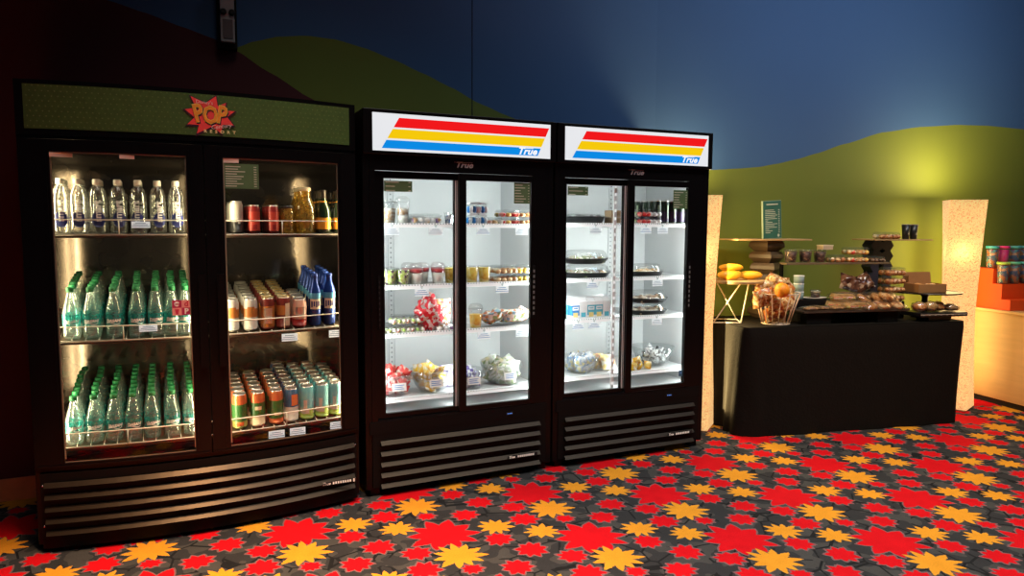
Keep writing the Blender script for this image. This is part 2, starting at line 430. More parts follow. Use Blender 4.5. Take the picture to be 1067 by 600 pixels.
# ------------------------------------------------------------------ coolers
M_liner1 = mat('brushed_liner', (.15, .12, .09), .10, .72, var=.55, scale=7)
M_white_liner = mat('white_liner', (.80, .82, .83), .35, var=.03, scale=6)
M_shelfw = mat('white_shelf', (.82, .84, .84), .4, var=.03)
M_rail = mat('rail_added_glow', (.84, .86, .86), .4, var=.03, emit=(.92, 1., 1.), es=.42)  # white shelf lip, brightened by an added glow of its own
M_wire = mat('wire_rack', (.40, .36, .30), .35, .7)
M_glass = clear('door_glass', (.97, .98, .975), edge=.10, base=.012, body=0., rough=.015)
M_gsign = mat('green_sign', (.060, .118, .022), .45, var=.28, scale=55, coat=.2)
M_slat = mat('slat_edge', (.019, .013, .009), .33, .0, var=.2, spec=.24)
for _nd in M_slat.node_tree.nodes:
    if _nd.type == 'BSDF_PRINCIPLED': _nd.inputs['Specular Tint'].default_value = (1., .80, .60, 1)
M_menu = mat('green_menu', (.085, .165, .065), .5)
M_ptext = mat('pale_print', (.55, .58, .45), .6)
M_pink = mat('pink_sticker', (.85, .66, .54), .5)
M_led1 = emis('led_warm', (1., .80, .46), 7.)
M_led2 = emis('led_cool', (.92, .97, 1.), 5.)
M_signw = emis('sign_white', (.94, .95, .98), .86)
M_sred = emis('sign_red', (.93, .010, .012), .95)
M_syel = emis('sign_yellow', (.98, .62, .004), .95)
M_sblu = emis('sign_blue', (.004, .27, .82), .95)
M_logow = emis('logo_white', (1, 1, 1), .95)

def menu(parent, u, y, z, w_, h_, rows, name='menu_sticker'):
    q = MB(); q.box(u, u + w_, y - .001, y, z, z + h_, 0)
    for i in range(rows):
        zz = z + h_ * (.88 - .78 * i / max(1, rows - 1) if rows > 1 else .5)
        k = .35 + .4 * random.random()
        q.box(u + .05 * w_, u + w_ * k, y - .0016, y - .0011, zz - .0022, zz + .0022, 1)
        q.box(u + .86 * w_, u + .94 * w_, y - .0016, y - .0011, zz - .0022, zz + .0022, 1)
    return obj(name, q, parent, mats=[M_menu, M_ptext])

# ---- curved two-door cooler
W1, H1, D1, S1 = 1.405, 2.015, .71, .085
c1 = empty('drinks_cooler', F1.w(0, 0, 0), F1.a)
tag(c1, 'largest black cooler, curved front, two hinged glass doors, green sign on top', 'cooler')
q = MB()
q.box(0, .04, .0, D1, .03, H1, 0, .004); q.box(W1 - .04, W1, .0, D1, .03, H1, 0, .004); q.box(.04, W1 - .04, D1 - .03, D1, .03, H1)
q.box(.04, W1 - .04, .0, D1 - .03, H1 - .04, H1); q.box(.04, W1 - .04, .02, D1 - .03, .34, .405); q.box(.04, W1 - .04, .06, D1 - .03, .03, .34)
q.slab(.0, W1, .352, .372, -.004, .03, S1, W1, 24, 0, True)
obj('cabinet', q, c1, mats=M_black)
q = MB(); q.box(.04, W1 - .04, D1 - .04, D1 - .03, .405, 1.78); q.box(.041, .045, .04, D1 - .04, .405, 1.78); q.box(W1 - .045, W1 - .041, .04, D1 - .04, .405, 1.78)
q.box(.045, W1 - .045, .02, D1 - .04, .405, .410)
obj('liner', q, c1, mats=M_liner1)
q = MB(); q.box(.045, W1 - .045, .02, D1 - .04, 1.765, 1.785); q.box(.67, .735, -.05, .03, .405, 1.77); obj('inner_frame', q, c1, mats=M_dark)
q = MB(); q.slab(0, W1, 1.79, H1 - .001, -.006, .05, S1, W1, 28, 0, True); q.slab(.0, W1, 1.775, 1.79, .0, .05, S1, W1, 28, 0, True)
sg = obj('sign_box', q, c1, mats=M_black)
q = MB(); q.slab(.032, W1 - .032, 1.815, 1.995, -.010, -.0065, S1, W1, 28)
M_gdot = mat('green_dots', (.12, .19, .05), .5)
for r in range(9):
    for k in range(58):
        u = .045 + (k + (r % 2) * .5) * .0227; z = 1.825 + r * .0205
        if u > W1 - .04: continue
        y = -.0105 - S1 * (1 - ((u - W1 / 2) / (W1 / 2)) ** 2)
        q.add([(u - .0035, y, z), (u, y, z - .0035), (u + .0035, y, z), (u, y, z + .0035)], [(0, 1, 2, 3)], 1)
sp_ = obj('sign_panel', q, sg, mats=[M_gsign, M_gdot])
# starburst emblem on the sign (a piece of the sign box)
eu, ez, ey = .735, 1.912, -.0115 - S1
pts = [(-.075, .070), (-.015, .045), (.028, .078), (.034, .035), (.068, .052), (.064, .018), (.105, .018), (.072, -.010), (.098, -.045), (.052, -.045), (.045, -.085), (.010, -.055), (-.055, -.090), (-.045, -.052), (-.092, -.052), (-.062, -.020), (-.100, .012), (-.055, .022)]
q = MB()
q.prism([(eu + x * 1.10, ez + z * 1.12 - .002) for x, z in pts], ey - .001, ey, 0)
q.prism([(eu + x * 1.0, ez + z * 1.0) for x, z in pts], ey - .002, ey - .001, 1)
for ch, dx, dz, ro in (('P', -.046, .006, .22), ('O', .003, .000, 0), ('P', .050, .004, -.16)):
    q.text(ch, .106, eu + dx + .003, ez + dz - .010 - .004, ey - .003, 0, rot=ro, bold=.006, sx=.74)
    q.text(ch, .106, eu + dx, ez + dz - .010, ey - .004, 3, rot=ro, bold=.0042, sx=.74)
    q.text(ch, .106, eu + dx, ez + dz - .010, ey - .005, 2, rot=ro, bold=.0015, sx=.74)
q.text("Disney's", .021, eu - .020, ez + .047, ey - .004, 4, rot=-.04)
q.text("Century", .026, eu + .045, ez - .054, ey - .006, 4, rot=.16, shear=.3)
q.text("R  E  S  O  R  T", .018, eu + .040, ez - .078, ey - .004, 5, bold=.0006, sx=1.15)
obj('emblem', q, sg, mats=[mat('emblem_dark', (.05, .012, .03), .5), mat('emblem_red', (.95, .065, .06), .5), mat('emblem_orange', (1., .33, .03), .5), mat('emblem_yellow', (1., .68, .10), .5), mat('emblem_white', (.8, .62, .55), .5), mat('emblem_gold', (.9, .8, .35), .5)])
# doors
def door1(a, b, ga, gb):
    d = obj('door', MB().slab(a, ga, .375, 1.772, -.02, .0, S1, W1, 4, 0, False).slab(gb, b, .375, 1.772, -.02, .0, S1, W1, 6).slab(ga, gb, .375, .394, -.02, .0, S1, W1, 10).slab(ga, gb, 1.722, 1.772, -.02, .0, S1, W1, 10)
            .slab(ga - .02, ga - .012, .39, 1.755, -.023, -.02, S1, W1, 1).slab(gb + .012, gb + .02, .39, 1.755, -.023, -.02, S1, W1, 1).slab(a + .01, b - .01, .378, .386, -.026, -.02, S1, W1, 12), c1, mats=M_black)
    obj('glass_pane', MB().slab(ga, gb, .394, 1.722, -.012, -.010, S1, W1, 10), d, mats=M_glass)
    e = MB().slab(ga, ga + .006, .41, 1.722, -.0135, -.012, S1, W1, 1).slab(gb - .004, gb, .41, 1.722, -.0135, -.012, S1, W1, 1).slab(ga, gb, 1.716, 1.722, -.0135, -.012, S1, W1, 8).slab(ga, gb, .394, .398, -.0135, -.012, S1, W1, 8)
    obj('glass_edge', e, d, mats=mat('pane_edge', (.34, .28, .20), .3, .4))
    return d
yf1 = lambda u: -S1 * (1 - ((u - W1 / 2) / (W1 / 2)) ** 2)
dl = door1(.004, .700, .117, .632); dr = door1(.705, 1.401, .782, 1.308)
for d, u in ((dl, .664), (dr, .742)):
    q = MB(); q.slab(u, u + .030, .78, 1.20, -.050, -.042, S1, W1, 2); q.box(u + .004, u + .026, yf1(u) - .044, yf1(u) - .018, .80, .83); q.box(u + .004, u + .026, yf1(u) - .044, yf1(u) - .018, 1.15, 1.18)
    obj('handle', q, d, mats=M_black)
q = MB(); y = yf1(.15) - .0135; q.box(.118, .200, y - .002, y, 1.700, 1.718); obj('sticker', q, dl, mats=M_pink)
q = MB(); y = yf1(.40) - .0135; q.box(.375, .432, y - .002, y, 1.700, 1.716); obj('sticker', q, dl, mats=M_pink)
q = MB(); y = yf1(.82) - .0135; q.box(.785, .850, y - .002, y, 1.700, 1.720); obj('sticker', q, dr, mats=M_pink)
menu(dr, .785, yf1(.86) - .0135, 1.585, .150, .112, 9)
# letter sticker on the left door
q = MB(); uu, zz, ss = .556, 1.018, .034; y = yf1(.59) - .0135
for i, j, mi in ((0, 1, 0), (1, 1, 1), (0, 0, 1), (1, 0, 0)): q.box(uu + i * ss * 1.12, uu + (i + 1) * ss * 1.12, y - .001, y, zz + j * ss, zz + (j + 1) * ss, mi)
q.text('d', .036, uu + 1.5 * ss * 1.12, zz + 1.5 * ss, y - .002, 2, bold=.001); q.text('P', .034, uu + 1.5 * ss * 1.12, zz + .5 * ss, y - .002, 3, bold=.001)
q.prism([(uu + .010, zz + .028), (uu + .028, zz + .028), (uu + .024, zz + .005), (uu + .014, zz + .005)], y - .002, y - .001, 2)
q.prism([(uu + .019 + .011 * cos(t), zz + .051 + .011 * sin(t)) for t in [k * pi / 6 for k in range(12)]], y - .002, y - .001, 3)
q.box(uu + .012, uu + .034, y - .003, y - .002, zz + .048, zz + .053, 0)
obj('letter_sticker', q, dl, mats=[mat('sticker_magenta', (.42, .02, .09), .5), mat('sticker_rose', (.75, .32, .30), .5), mat('sticker_crimson', (.55, .03, .08), .5), M_white])
# shelves with wire fronts
for z, tilt in ((1.378, 0.), (.922, .095), (.455, .065)):
    q = MB(); q.slab(.05, W1 - .05, z - .016, z - .003, -.0, .62, S1 * .75, W1, 20, 0, True)
    for k in range(26):
        u = .06 + k * .0513; q.tube([(u, yf1(u) * .7 + .0, z), (u, .64, z)], .0025, 5, 1)
    q.tube([(.05 + k * .0652, yf1(.05 + k * .0652) * .75 - .002, z - .002) for k in range(21)], .004, 6, 1)
    q.v = [(x_, y_, z_ + tilt * y_) for x_, y_, z_ in q.v]
    s_ = obj('shelf', q, c1, mats=[mat('shelf_brown', (.10, .075, .05), .4, .5), M_wire])
    q = MB(); q.tube([(.05 + k * .0652, yf1(.05 + k * .0652) * .75 - .004, z + .062) for k in range(21)], .003, 6, 0)
    for u in (.055, .36, .66, .74, 1.04, 1.345): q.tube([(u, yf1(u) * .75 - .004, z), (u, yf1(u) * .75 - .004, z + .062)], .0028, 6, 0)
    q.v = [(x_, y_, z_ + tilt * y_) for x_, y_, z_ in q.v]
    obj('front_rail', q, s_, mats=mat('rail_wire', (.78, .74, .62), .3, .3))
for u in (.050, .086, 1.334, 1.358):
    q = MB(); q.T = Matrix.Translation((u, .035, .44)); q.lathe([(.011, 0), (.011, 1.28)], 10, 0); obj('light_tube', q, c1, mats=M_led1)
for u in (.655, .752):
    q = MB(); q.T = Matrix.Translation((u, .0, .44)); q.lathe([(.006, 0), (.006, 1.28)], 8, 0); obj('light_tube', q, c1, mats=emis('led_dim', (1., .80, .46), 4.))
for u, rz, e in ((.072, -.95, 7.), (.655, 1.0, 3.5), (.750, -1.0, 4.), (1.335, .95, 5.5)):
    la = bpy.data.lights.new('cooler_light', 'AREA'); la.shape = 'RECTANGLE'; la.size = .02; la.size_y = 1.26; la.energy = e; la.color = (1., .82, .50)
    lo = bpy.data.objects.new('cooler_light', la); COL.objects.link(lo); lo.parent = c1; lo.location = (u, yf1(u) + .008, 1.07); lo.rotation_euler = (pi / 2, 0, rz)
# grille
q = MB(); q.slab(.02, W1 - .02, .02, .352, -.02, .05, S1, W1, 24, 0, True)
for z in (.305, .252, .199, .146, .093):
    n = 24
    for i in range(n):
        a, b = .035 + (W1 - .07) * i / n, .035 + (W1 - .07) * (i + 1) / n; ya, yb = yf1(a) - .02, yf1(b) - .02
        q.add([(a, ya - .028, z - .008), (b, yb - .028, z - .008), (b, yb - .010, z + .010), (a, ya - .010, z + .010)], [(0, 1, 2, 3)], 1)
        q.add([(a, ya - .001, z - .020), (b, yb - .001, z - .020), (b, yb - .028, z - .008), (a, ya - .028, z - .008)], [(0, 1, 2, 3)], 0)
for u in (.028, W1 - .028):
    for z in (.30, .12): q.ball((u, yf1(u) - .021, z), (.004, .002, .004), 2, 8, 5)
gr = obj('base_grille', q, c1, mats=[M_blackm, M_slat, M_chrome])
q = MB(); y = yf1(1.27) - .053
q.box(1.195, 1.365, y + .001, y + .004, .128, .146, 0); q.text('True', .020, 1.218, .137, y - .001, 1, shear=.3, bold=.0008)
for k in range(8): q.box(1.25 + k * .012, 1.258 + k * .012, y - .001, y, .131, .143, 1)
q.box(1.352, 1.360, y - .001, y, .129, .145, 1)
q.T = Matrix.Identity(4); obj('name_badge', q, c1, mats=[M_dark, M_silver])

# ---- straight sliding-door coolers
def slide_cooler(fr, label, gl, shelves, menus, sticker, lamp_dots):
    W, Hh, D = 1.090, 2.0, .66
    c = empty('display_cooler', fr.w(0, 0, 0), fr.a); tag(c, label, 'cooler', 'striped-sign sliding-door coolers')
    q = MB()
    q.box(0, .035, 0, D, .04, Hh, 0, .004); q.box(W - .035, W, 0, D, .04, Hh, 0, .004); q.box(.035, W - .035, D - .03, D, .04, Hh); q.box(.035, W - .035, .0, D - .03, Hh - .02, Hh)
    q.box(.035, W - .035, .0, D - .03, .335, .405); q.box(.035, W - .035, .03, D - .03, .04, .335); q.box(.035, W - .035, .0, .03, 1.70, 1.785); q.box(.035, W - .035, .03, D - .03, 1.73, Hh - .02)
    q.box(.035, .065, .0, .04, .405, 1.70); q.box(gl[3] + .012, W - .035, .0, .04, .405, 1.70)
    for u in (.05, W - .05):
        q.box(u - .025, u + .025, .02, .07, 0, .04)
    obj('cabinet', q, c, mats=M_black)
    q = MB(); q.box(.045, W - .045, D - .04, D - .03, .405, 1.73); q.box(.036, .045, .05, D - .03, .405, 1.73); q.box(W - .045, W - .036, .05, D - .03, .405, 1.73)
    q.box(.045, W - .045, .05, D - .04, .405, .412); q.box(.045, W - .045, .05, D - .04, 1.72, 1.729)
    for u in (.30, .335, .74, .775): q.box(u, u + .012, D - .046, D - .04, .41, 1.72, 0)
    for u in (.312, .752):
        for k in range(44): q.box(u, u + .008, D - .0475, D - .046, .44 + k * .029, .448 + k * .029, 1)
    obj('liner', q, c, mats=[M_white_liner, mat('pilaster_slot', (.28, .30, .32), .6)])
    q = MB(); q.box(.0, W, -.028, .01, 1.778, Hh + .001, 0, .003); sg = obj('sign_box', q, c, mats=M_black)
    q = MB(); y = -.0285
    q.box(.046, W - .038, y - .002, y, 1.795, 1.982, 0)
    z = [1.962, 1.914, 1.905, 1.858, 1.849, 1.808]
    lu = lambda zz: .092 + (zz - 1.808) * .59; ru = lambda zz: .972 + (zz - 1.808) * .46
    for i in range(3): q.prism([(lu(z[2 * i + 1]), z[2 * i + 1]), (ru(z[2 * i + 1]), z[2 * i + 1]), (ru(z[2 * i]), z[2 * i]), (lu(z[2 * i]), z[2 * i])], y - .0035, y - .002, 1 + i)
    q.text('True', .052, .905, 1.829, y - .0045, 4, shear=.35, bold=.0016, sx=1.15)
    q.box(.862, .945, y - .0048, y - .0045, 1.845, 1.848, 4)
    obj('sign_panel', q, sg, mats=[M_signw, M_sred, M_syel, M_sblu, M_logow])
    q = MB(); q.text('True', .042, W / 2, 1.742, -.0015, 0, shear=.35, sx=1.2, bold=.0012, depth=.001); q.box(W / 2 - .055, W / 2 + .05, -.002, -.0005, 1.755, 1.757); obj('header_badge', q, c, mats=mat('badge_silver', (.34, .34, .34), .5))
    def door(a, b, ga, gb, y0, edge):
        q = MB(); q.box(a, ga, y0, y0 + .022, .408, 1.698); q.box(gb, b, y0, y0 + .022, .408, 1.698); q.box(ga, gb, y0, y0 + .022, .408, .432); q.box(ga, gb, y0, y0 + .022, 1.662, 1.698)
        d = obj('door', q, c, mats=M_black)
        q = MB(); q.box(ga, gb, y0 + .008, y0 + .010, .432, 1.662); obj('glass_pane', q, d, mats=M_glass)
        q = MB()
        for e in edge: q.box(e, e + .006, y0 - .001, y0 + .0, .432, 1.662)
        if edge: obj('edge_trim', q, d, mats=mat('edge_grey', (.70, .72, .72), .35))
        return d
    d2 = door(gl[1] + .020, gl[3] + .03, gl[2], gl[3], -.004, [])
    d1 = door(.064, gl[1] + .028, gl[0], gl[1], .022, [gl[1] + .006, gl[1] + .018])
    # finger grips
    q = MB(); q.box(.078, .092, .016, .021, .88, 1.16, 0, .002)
    for k in range(9): q.box(.081, .089, .0145, .016, .90 + k * .028, .912 + k * .028, 1)
    obj('finger_grip', q, d1, mats=[M_blackm, M_dark])
    q = MB(); uu = gl[3] + .010; q.box(uu, uu + .016, -.010, -.0045, .90, 1.20, 0, .002)
    for k in range(9): q.box(uu + .003, uu + .013, -.012, -.010, .92 + k * .03, .936 + k * .03, 1)
    obj('finger_grip', q, d2, mats=[M_blackm, mat('grip_grey', (.16, .17, .17), .4)])
    for (dd, u, z_, w_, h_, r) in menus: menu(d1 if dd == 0 else d2, u, .0295 if dd == 0 else .0035, z_, w_, h_, r)
    if sticker:
        q = MB(); q.box(gl[3] - .034, gl[3] - .006, .002, .0035, .475, .515, 0); q.prism([(gl[3] - .020, .488), (gl[3] - .012, .495), (gl[3] - .020, .505), (gl[3] - .028, .495)], .0012, .002, 1); obj('energy_sticker', q, d2, mats=[mat('sticker_blue', (.03, .10, .17), .5), M_bprint])
    for z_ in shelves:
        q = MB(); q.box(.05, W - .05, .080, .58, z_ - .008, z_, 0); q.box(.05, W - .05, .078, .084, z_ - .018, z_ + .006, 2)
        for k in range(60): q.box(.065 + k * .0162, .073 + k * .0162, .085, .30, z_, z_ + .0006, 1)
        for k in range(60): q.box(.065 + k * .0162, .072 + k * .0162, .0772, .078, z_ - .002, z_ + .005, 1)
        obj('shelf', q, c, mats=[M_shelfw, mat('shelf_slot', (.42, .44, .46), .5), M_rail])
    # vertical lights at the front corners
    for u in (.052, W - .056):
        q = MB(); q.box(u - .006, u + .010, .052, .066, .43, 1.71, 0); obj('light_strip', q, c, mats=M_led2)
    if lamp_dots:
        q = MB(); q.box(gl[1] - .045, gl[1] - .025, .055, .065, .432, 1.70, 0)
        for k in range(26): q.box(gl[1] - .040, gl[1] - .030, .053, .055, .45 + k * .048, .468 + k * .048, 1)
        obj('light_strip', q, c, mats=[M_white_liner, M_logow])
    # grille
    q = MB(); q.box(.035, W - .035, -.004, .03, .05, .335, 0); q.box(.02, W - .03, -.006, .03, .335, .40, 0)
    for k in range(5):
        z_ = .292 - k * .0575
        q.add([(.075, -.030, z_ - .012), (W - .08, -.030, z_ - .012), (W - .08, -.012, z_ + .007), (.075, -.012, z_ + .007)], [(0, 1, 2, 3)], 1)
        q.add([(.075, -.005, z_ - .024), (W - .08, -.005, z_ - .024), (W - .08, -.030, z_ - .012), (.075, -.030, z_ - .012)], [(0, 1, 2, 3)], 0)
        q.add([(.075, -.030, z_ - .017), (.075, -.005, z_ + .012), (.075, -.005, z_ - .024)], [(0, 1, 2)], 0); q.add([(W - .08, -.030, z_ - .017), (W - .08, -.005, z_ - .024), (W - .08, -.005, z_ + .012)], [(0, 1, 2)], 0)
    obj('base_grille', q, c, mats=[M_blackm, M_slat])
    q = MB(); y = -.034; z_ = .108
    q.box(.80, .985, y, y + .003, z_, z_ + .018, 0); q.text('True', .019, .823, z_ + .009, y - .001, 1, shear=.3, bold=.0008)
    for k in range(9): q.box(.86 + k * .012, .868 + k * .012, y - .001, y, z_ + .003, z_ + .015, 1)
    obj('name_badge', q, c, mats=[M_dark, M_silver])
    q = MB(); q.box(.80, .84, -.009, -.006, .355, .372, 0)
    for k in range(3): q.box(.806 + k * .011, .813 + k * .011, -.0095, -.009, .361, .366, 1)
    obj('thermostat_display', q, c, mats=[M_dark, emis('blue_led', (.15, .35, 1.), .8)])
    # lamps inside the cabinet, built into the light strips
    for u, rz, e in ((.066, -.75, 5.0), (W - .07, .75, 5.0), ((gl[1] + gl[2]) / 2, 0, 3.6)):
        la = bpy.data.lights.new('cooler_light', 'AREA'); la.shape = 'RECTANGLE'; la.size = .02; la.size_y = 1.26; la.energy = e * 1.28; la.color = (.93, 1., .97)
        lo = bpy.data.objects.new('cooler_light', la); COL.objects.link(lo); lo.parent = c; lo.location = (u, .115 if rz == 0 else .050, 1.07); lo.rotation_euler = (pi / 2, 0, 0 + rz)
    return c
c2 = slide_cooler(F2, 'black sliding-door cooler with striped sign standing between the two other coolers', (.114, .498, .559, .948), (1.428, 1.100, .842, .490),
             [(0, .118, 1.595, .150, .055, 3), (1, .845, 1.545, .100, .115, 7)], False, False)
c3 = slide_cooler(F3, 'black sliding-door cooler with striped sign beside the glowing lamp and buffet', (.088, .474, .537, .933), (1.435, 1.105, .860, .510),
             [(0, .098, 1.600, .135, .050, 3), (1, .822, 1.53, .108, .115, 7)], True, True)
# ------------------------------------------------------------------ drinks
P_clear = clear('bottle_plastic', (.97, .98, .97), edge=.60, base=.05, body=.035, bodycol=(.85, .85, .75))
P_teal = clear('bottle_teal', (.93, .985, .97), edge=.60, base=.05, body=.11, bodycol=(.72, .86, .80))
P_amber = clear('bottle_yellow', (.90, .72, .25), edge=.4, base=.06, body=.35, bodycol=(.75, .48, .10))
P_cup = clear('cup_plastic', (.95, .96, .96), edge=.35, base=.04, body=.05)
M_capw = mat('cap_white', (.70, .68, .58), .5); M_capg = mat('cap_green', (.012, .19, .058), .45)
M_navy = mat('label_navy', (.015, .025, .16), .4); M_lblw = mat('label_white', (.85, .85, .82), .5)
M_teal = mat('label_teal', (.02, .34, .34), .45); M_can = mat('can_aluminium', (.72, .70, .66), .28, .9, scale=80)
M_canw = mat('can_white', (.52, .49, .43), .4); M_canblk = mat('can_black', (.015, .014, .013), .35)
M_red = mat('can_red', (.52, .055, .035), .35); M_redd = mat('can_dark_red', (.28, .02, .02), .35)
M_amber = mat('can_amber', (.42, .16, .035), .4); M_maroon_c = mat('can_maroon', (.16, .02, .015), .4); M_gold = mat('can_gold', (.62, .42, .14), .3, .6)
M_cang = mat('can_green', (.025, .12, .025), .4); M_cano = mat('can_orange', (.70, .20, .06), .4); M_canblue = mat('can_blue', (.04, .12, .24), .4)
M_copper = mat('can_copper', (.62, .17, .06), .3, .4); M_olive = mat('can_olive', (.24, .24, .06), .35, .2)
M_cant = mat('can_teal', (.16, .45, .48), .4); M_canlime = mat('can_lime', (.28, .42, .08), .4); M_cream = mat('label_cream', (.72, .62, .42), .5)
M_peach = mat('can_peach', (.72, .42, .30), .4); M_bluebot = mat('bottle_blue', (.015, .05, .26), .25, .4); M_bluelt = mat('bottle_light_blue', (.10, .35, .55), .3, .3)
M_champ = mat('champagne_glass', (.012, .02, .008), .08, spec=.8); M_foil = mat('foil_orange', (.75, .30, .03), .35, .3)

def K_smart():
    b = MB().lathe([(.018, 0), (.030, .002), (.034, .012), (.034, .150), (.033, .165), (.026, .192), (.016, .208), (.0135, .214), (.0135, .222)], 18, 0)
    l = MB().patch(.0345, -.55, .75, .035, .10, 0, 8)
    for k in range(0): pass
    t = MB(); t.T = Matrix.Identity(4)
    drop = [(.026 * cos(a), .062 + .034 * sin(a)) for a in [i * pi / 9 for i in range(18)]]
    l = MB(); v = [(.0348 * sin(x / .0348), -.0348 * cos(x / .0348), z) for x, z in drop]; l.add(v, [tuple(range(18))], 0)
    l.text('smart', .040, -.002, .098, 0, 1, wrap=.0354, rot=pi / 2, bold=.0008); l.text('water', .012, .017, .098, 0, 1, wrap=.0354, rot=pi / 2)
    c = MB().lathe([(.0155, .212), (.0155, .232), (.0135, .236)], 14, 0)
    return ('water_bottle', b.mesh('water_bottle', P_clear), [('label', l.mesh('label', [M_navy, M_lblw])), ('cap', c.mesh('cap', M_capw))])
def K_green(h, name):
    k = h / .215
    b = MB().lathe([(.020, 0), (.031, .002), (.034, .014), (.0335, .05 * k), (.0325, .06 * k), (.0335, .075 * k), (.0335, .105 * k), (.030, .125 * k), (.021, .160 * k), (.0135, .188 * k), (.0125, .196 * k)], 18, 0)
    l = MB().lathe([(.0342, .052 * k), (.0342, .104 * k)], 18, 0, False, False)
    l.text('DASANI', .017, .002, .076 * k, 0, 1, wrap=.0350, bold=.0009, shear=.2)
    q = [(-.03 + .06 * i / 8, .064 * k + .004 * sin(i * .8)) for i in range(9)]
    for (x0, z0), (x1, z1) in zip(q, q[1:]):
        g = lambda x, z: (.0350 * sin(x / .035), -.0350 * cos(x / .035), z)
        l.add([g(x0, z0), g(x1, z1), g(x1, z1 + .003), g(x0, z0 + .003)], [(0, 1, 2, 3)], 1)
    c = MB().lathe([(.0142, .196 * k), (.0142, .211 * k), (.013, .215 * k)], 14, 0)
    return (name, b.mesh(name, P_teal), [('label', l.mesh('label', [clear('label_teal_film', (.25, .72, .70), edge=.2, base=.05, body=.42, bodycol=(.05, .48, .48)), M_lblw])), ('cap', c.mesh('cap', M_capg))])
def K_can(name, h, r, bands, mats, front=None, lid=None):
    """bands: (relative height, material index) from bottom to top."""
    prof = [(r * .78, 0, bands[0][1]), (r * .95, .006, bands[0][1]), (r, .014, bands[0][1])]
    for (a, mi), nx in zip(bands, bands[1:] + [(1., None)]):
        za = max(.014, a * (h - .02)); prof.append((r, za, mi)); prof.append((r, nx[0] * (h - .02) - 1e-4 if nx[0] < 1 else h - .022, mi))
    prof.append((r * .86, h - .006, len(mats) - 1)); prof.append((r * .84, h - .003, len(mats) - 1))
    b = MB().lathe(prof, 18, 0, True, True)
    if front: front(b, r, h)
    l = MB().lathe([(r * .80, h - .004), (r * .86, h - .002), (r * .88, h), (r * .82, h), (r * .80, h - .004)], 18, 0, False, True)
    l.box(-.005, .005, -r * .5, r * .15, h - .0035, h - .0015, 0)
    return (name, b.mesh(name, mats), [('lid', l.mesh('lid', lid or M_can))])
def panel(a0, a1, z0, z1, m): return lambda b, r, h: b.patch(r + .0006, a0, a1, z0 * h, z1 * h, m, 6)
def multi(*fs): return lambda b, r, h: [f(b, r, h) for f in fs]
K_white_tall = K_can('drink_can', .152, .0285, [(0, 1), (.42, 0)], [M_canw, M_canblk, M_can], panel(.1, .5, .30, .42, 0))
K_red_can = K_can('drink_can', .135, .0275, [(0, 1), (.06, 0), (.90, 1)], [M_red, M_redd, M_can], panel(-.35, .35, .15, .32, 1))
K_orange_wh = K_can('beer_can', .155, .033, [(0, 0), (.5, 1), (.80, 0)], [M_canw, M_amber, M_can], panel(-.5, .5, .55, .76, 1))
K_amber = K_can('beer_can', .157, .033, [(0, 1), (.10, 0), (.84, 1)], [M_amber, M_maroon_c, M_can], panel(-.55, .55, .2, .68, 2), M_gold)
K_amber2 = K_can('beer_can', .157, .033, [(0, 1), (.5, 0), (.84, 1)], [M_amber, M_maroon_c, M_cream, M_can], panel(.1, .9, .1, .8, 2), M_gold)
K_short = K_can('beer_can', .142, .035, [(0, 1), (.35, 0)], [M_peach, M_redd, M_can], panel(-.7, .5, .3, .72, 2))
K_green_can = K_can('beer_can', .170, .034, [(0, 1), (.26, 0), (.80, 2)], [M_cang, M_olive, M_copper, M_can], panel(-.5, .5, .10, .2, 2))
K_gold_can = K_can('beer_can', .170, .034, [(0, 0), (.34, 1), (.80, 2)], [M_cream, M_cang, M_copper, M_can], panel(-.45, .45, .5, .6, 0))
K_red_green = K_can('beer_can', .170, .034, [(0, 0), (.20, 1), (.80, 0)], [M_copper, M_cang, M_cream, M_can], panel(-.4, .6, .28, .36, 2))
K_blue_can = K_can('beer_can', .170, .034, [(0, 0), (.52, 1), (.80, 1)], [M_canw, M_canblue, M_cano, M_can], panel(.0, 1.1, .5, .82, 2))
K_teal_can = K_can('beer_can', .172, .034, [(0, 2), (.22, 1), (.40, 0)], [M_cant, M_canw, M_canlime, M_can], multi(panel(-.6, -.1, .3, .6, 1), panel(.2, .8, .12, .35, 2)))
def K_bluebottle():
    b = MB().lathe([(.024, 0, 0), (.031, .006, 0), (.031, .135, 1), (.0305, .165, 0), (.024, .190, 0), (.015, .215, 0), (.0135, .238, 0), (.0145, .240, 0), (.0145, .25, 0)], 18, 0)
    l = MB().patch(.0316, -.9, .9, .085, .135, 0, 8)
    for k in range(4): l.patch(.0320, -.7 + k * .36, -.46 + k * .36, .095 + .004 * (k % 2), .125, 1, 2)
    c = MB().lathe([(.0155, .240), (.0155, .254), (.012, .258)], 12, 0)
    return ('beer_bottle', b.mesh('beer_bottle', [M_bluebot, M_bluelt]), [('label', l.mesh('label', [M_cream, M_navy])), ('cap', c.mesh('cap', M_bluebot))])
def K_champagne():
    b = MB().lathe([(.034, 0), (.038, .006), (.038, .10), (.034, .125), (.020, .155), (.0145, .185), (.0145, .205)], 18, 0)
    l = MB().patch(.0386, -1.2, 1.2, .022, .078, 0, 10)
    c = MB().lathe([(.021, .150, 0), (.0165, .172, 0), (.0165, .200, 0), (.017, .210, 0), (.013, .216, 0)], 14, 0); n = MB().patch(.0205, -1, 1, .148, .160, 0, 6)
    return ('sparkling_wine_bottle', b.mesh('sparkling_wine_bottle', M_champ), [('label', l.mesh('label', M_foil)), ('foil', c.mesh('foil', mat('foil_dark', (.04, .03, .02), .3, .4))), ('neck_label', n.mesh('neck_label', M_foil))])
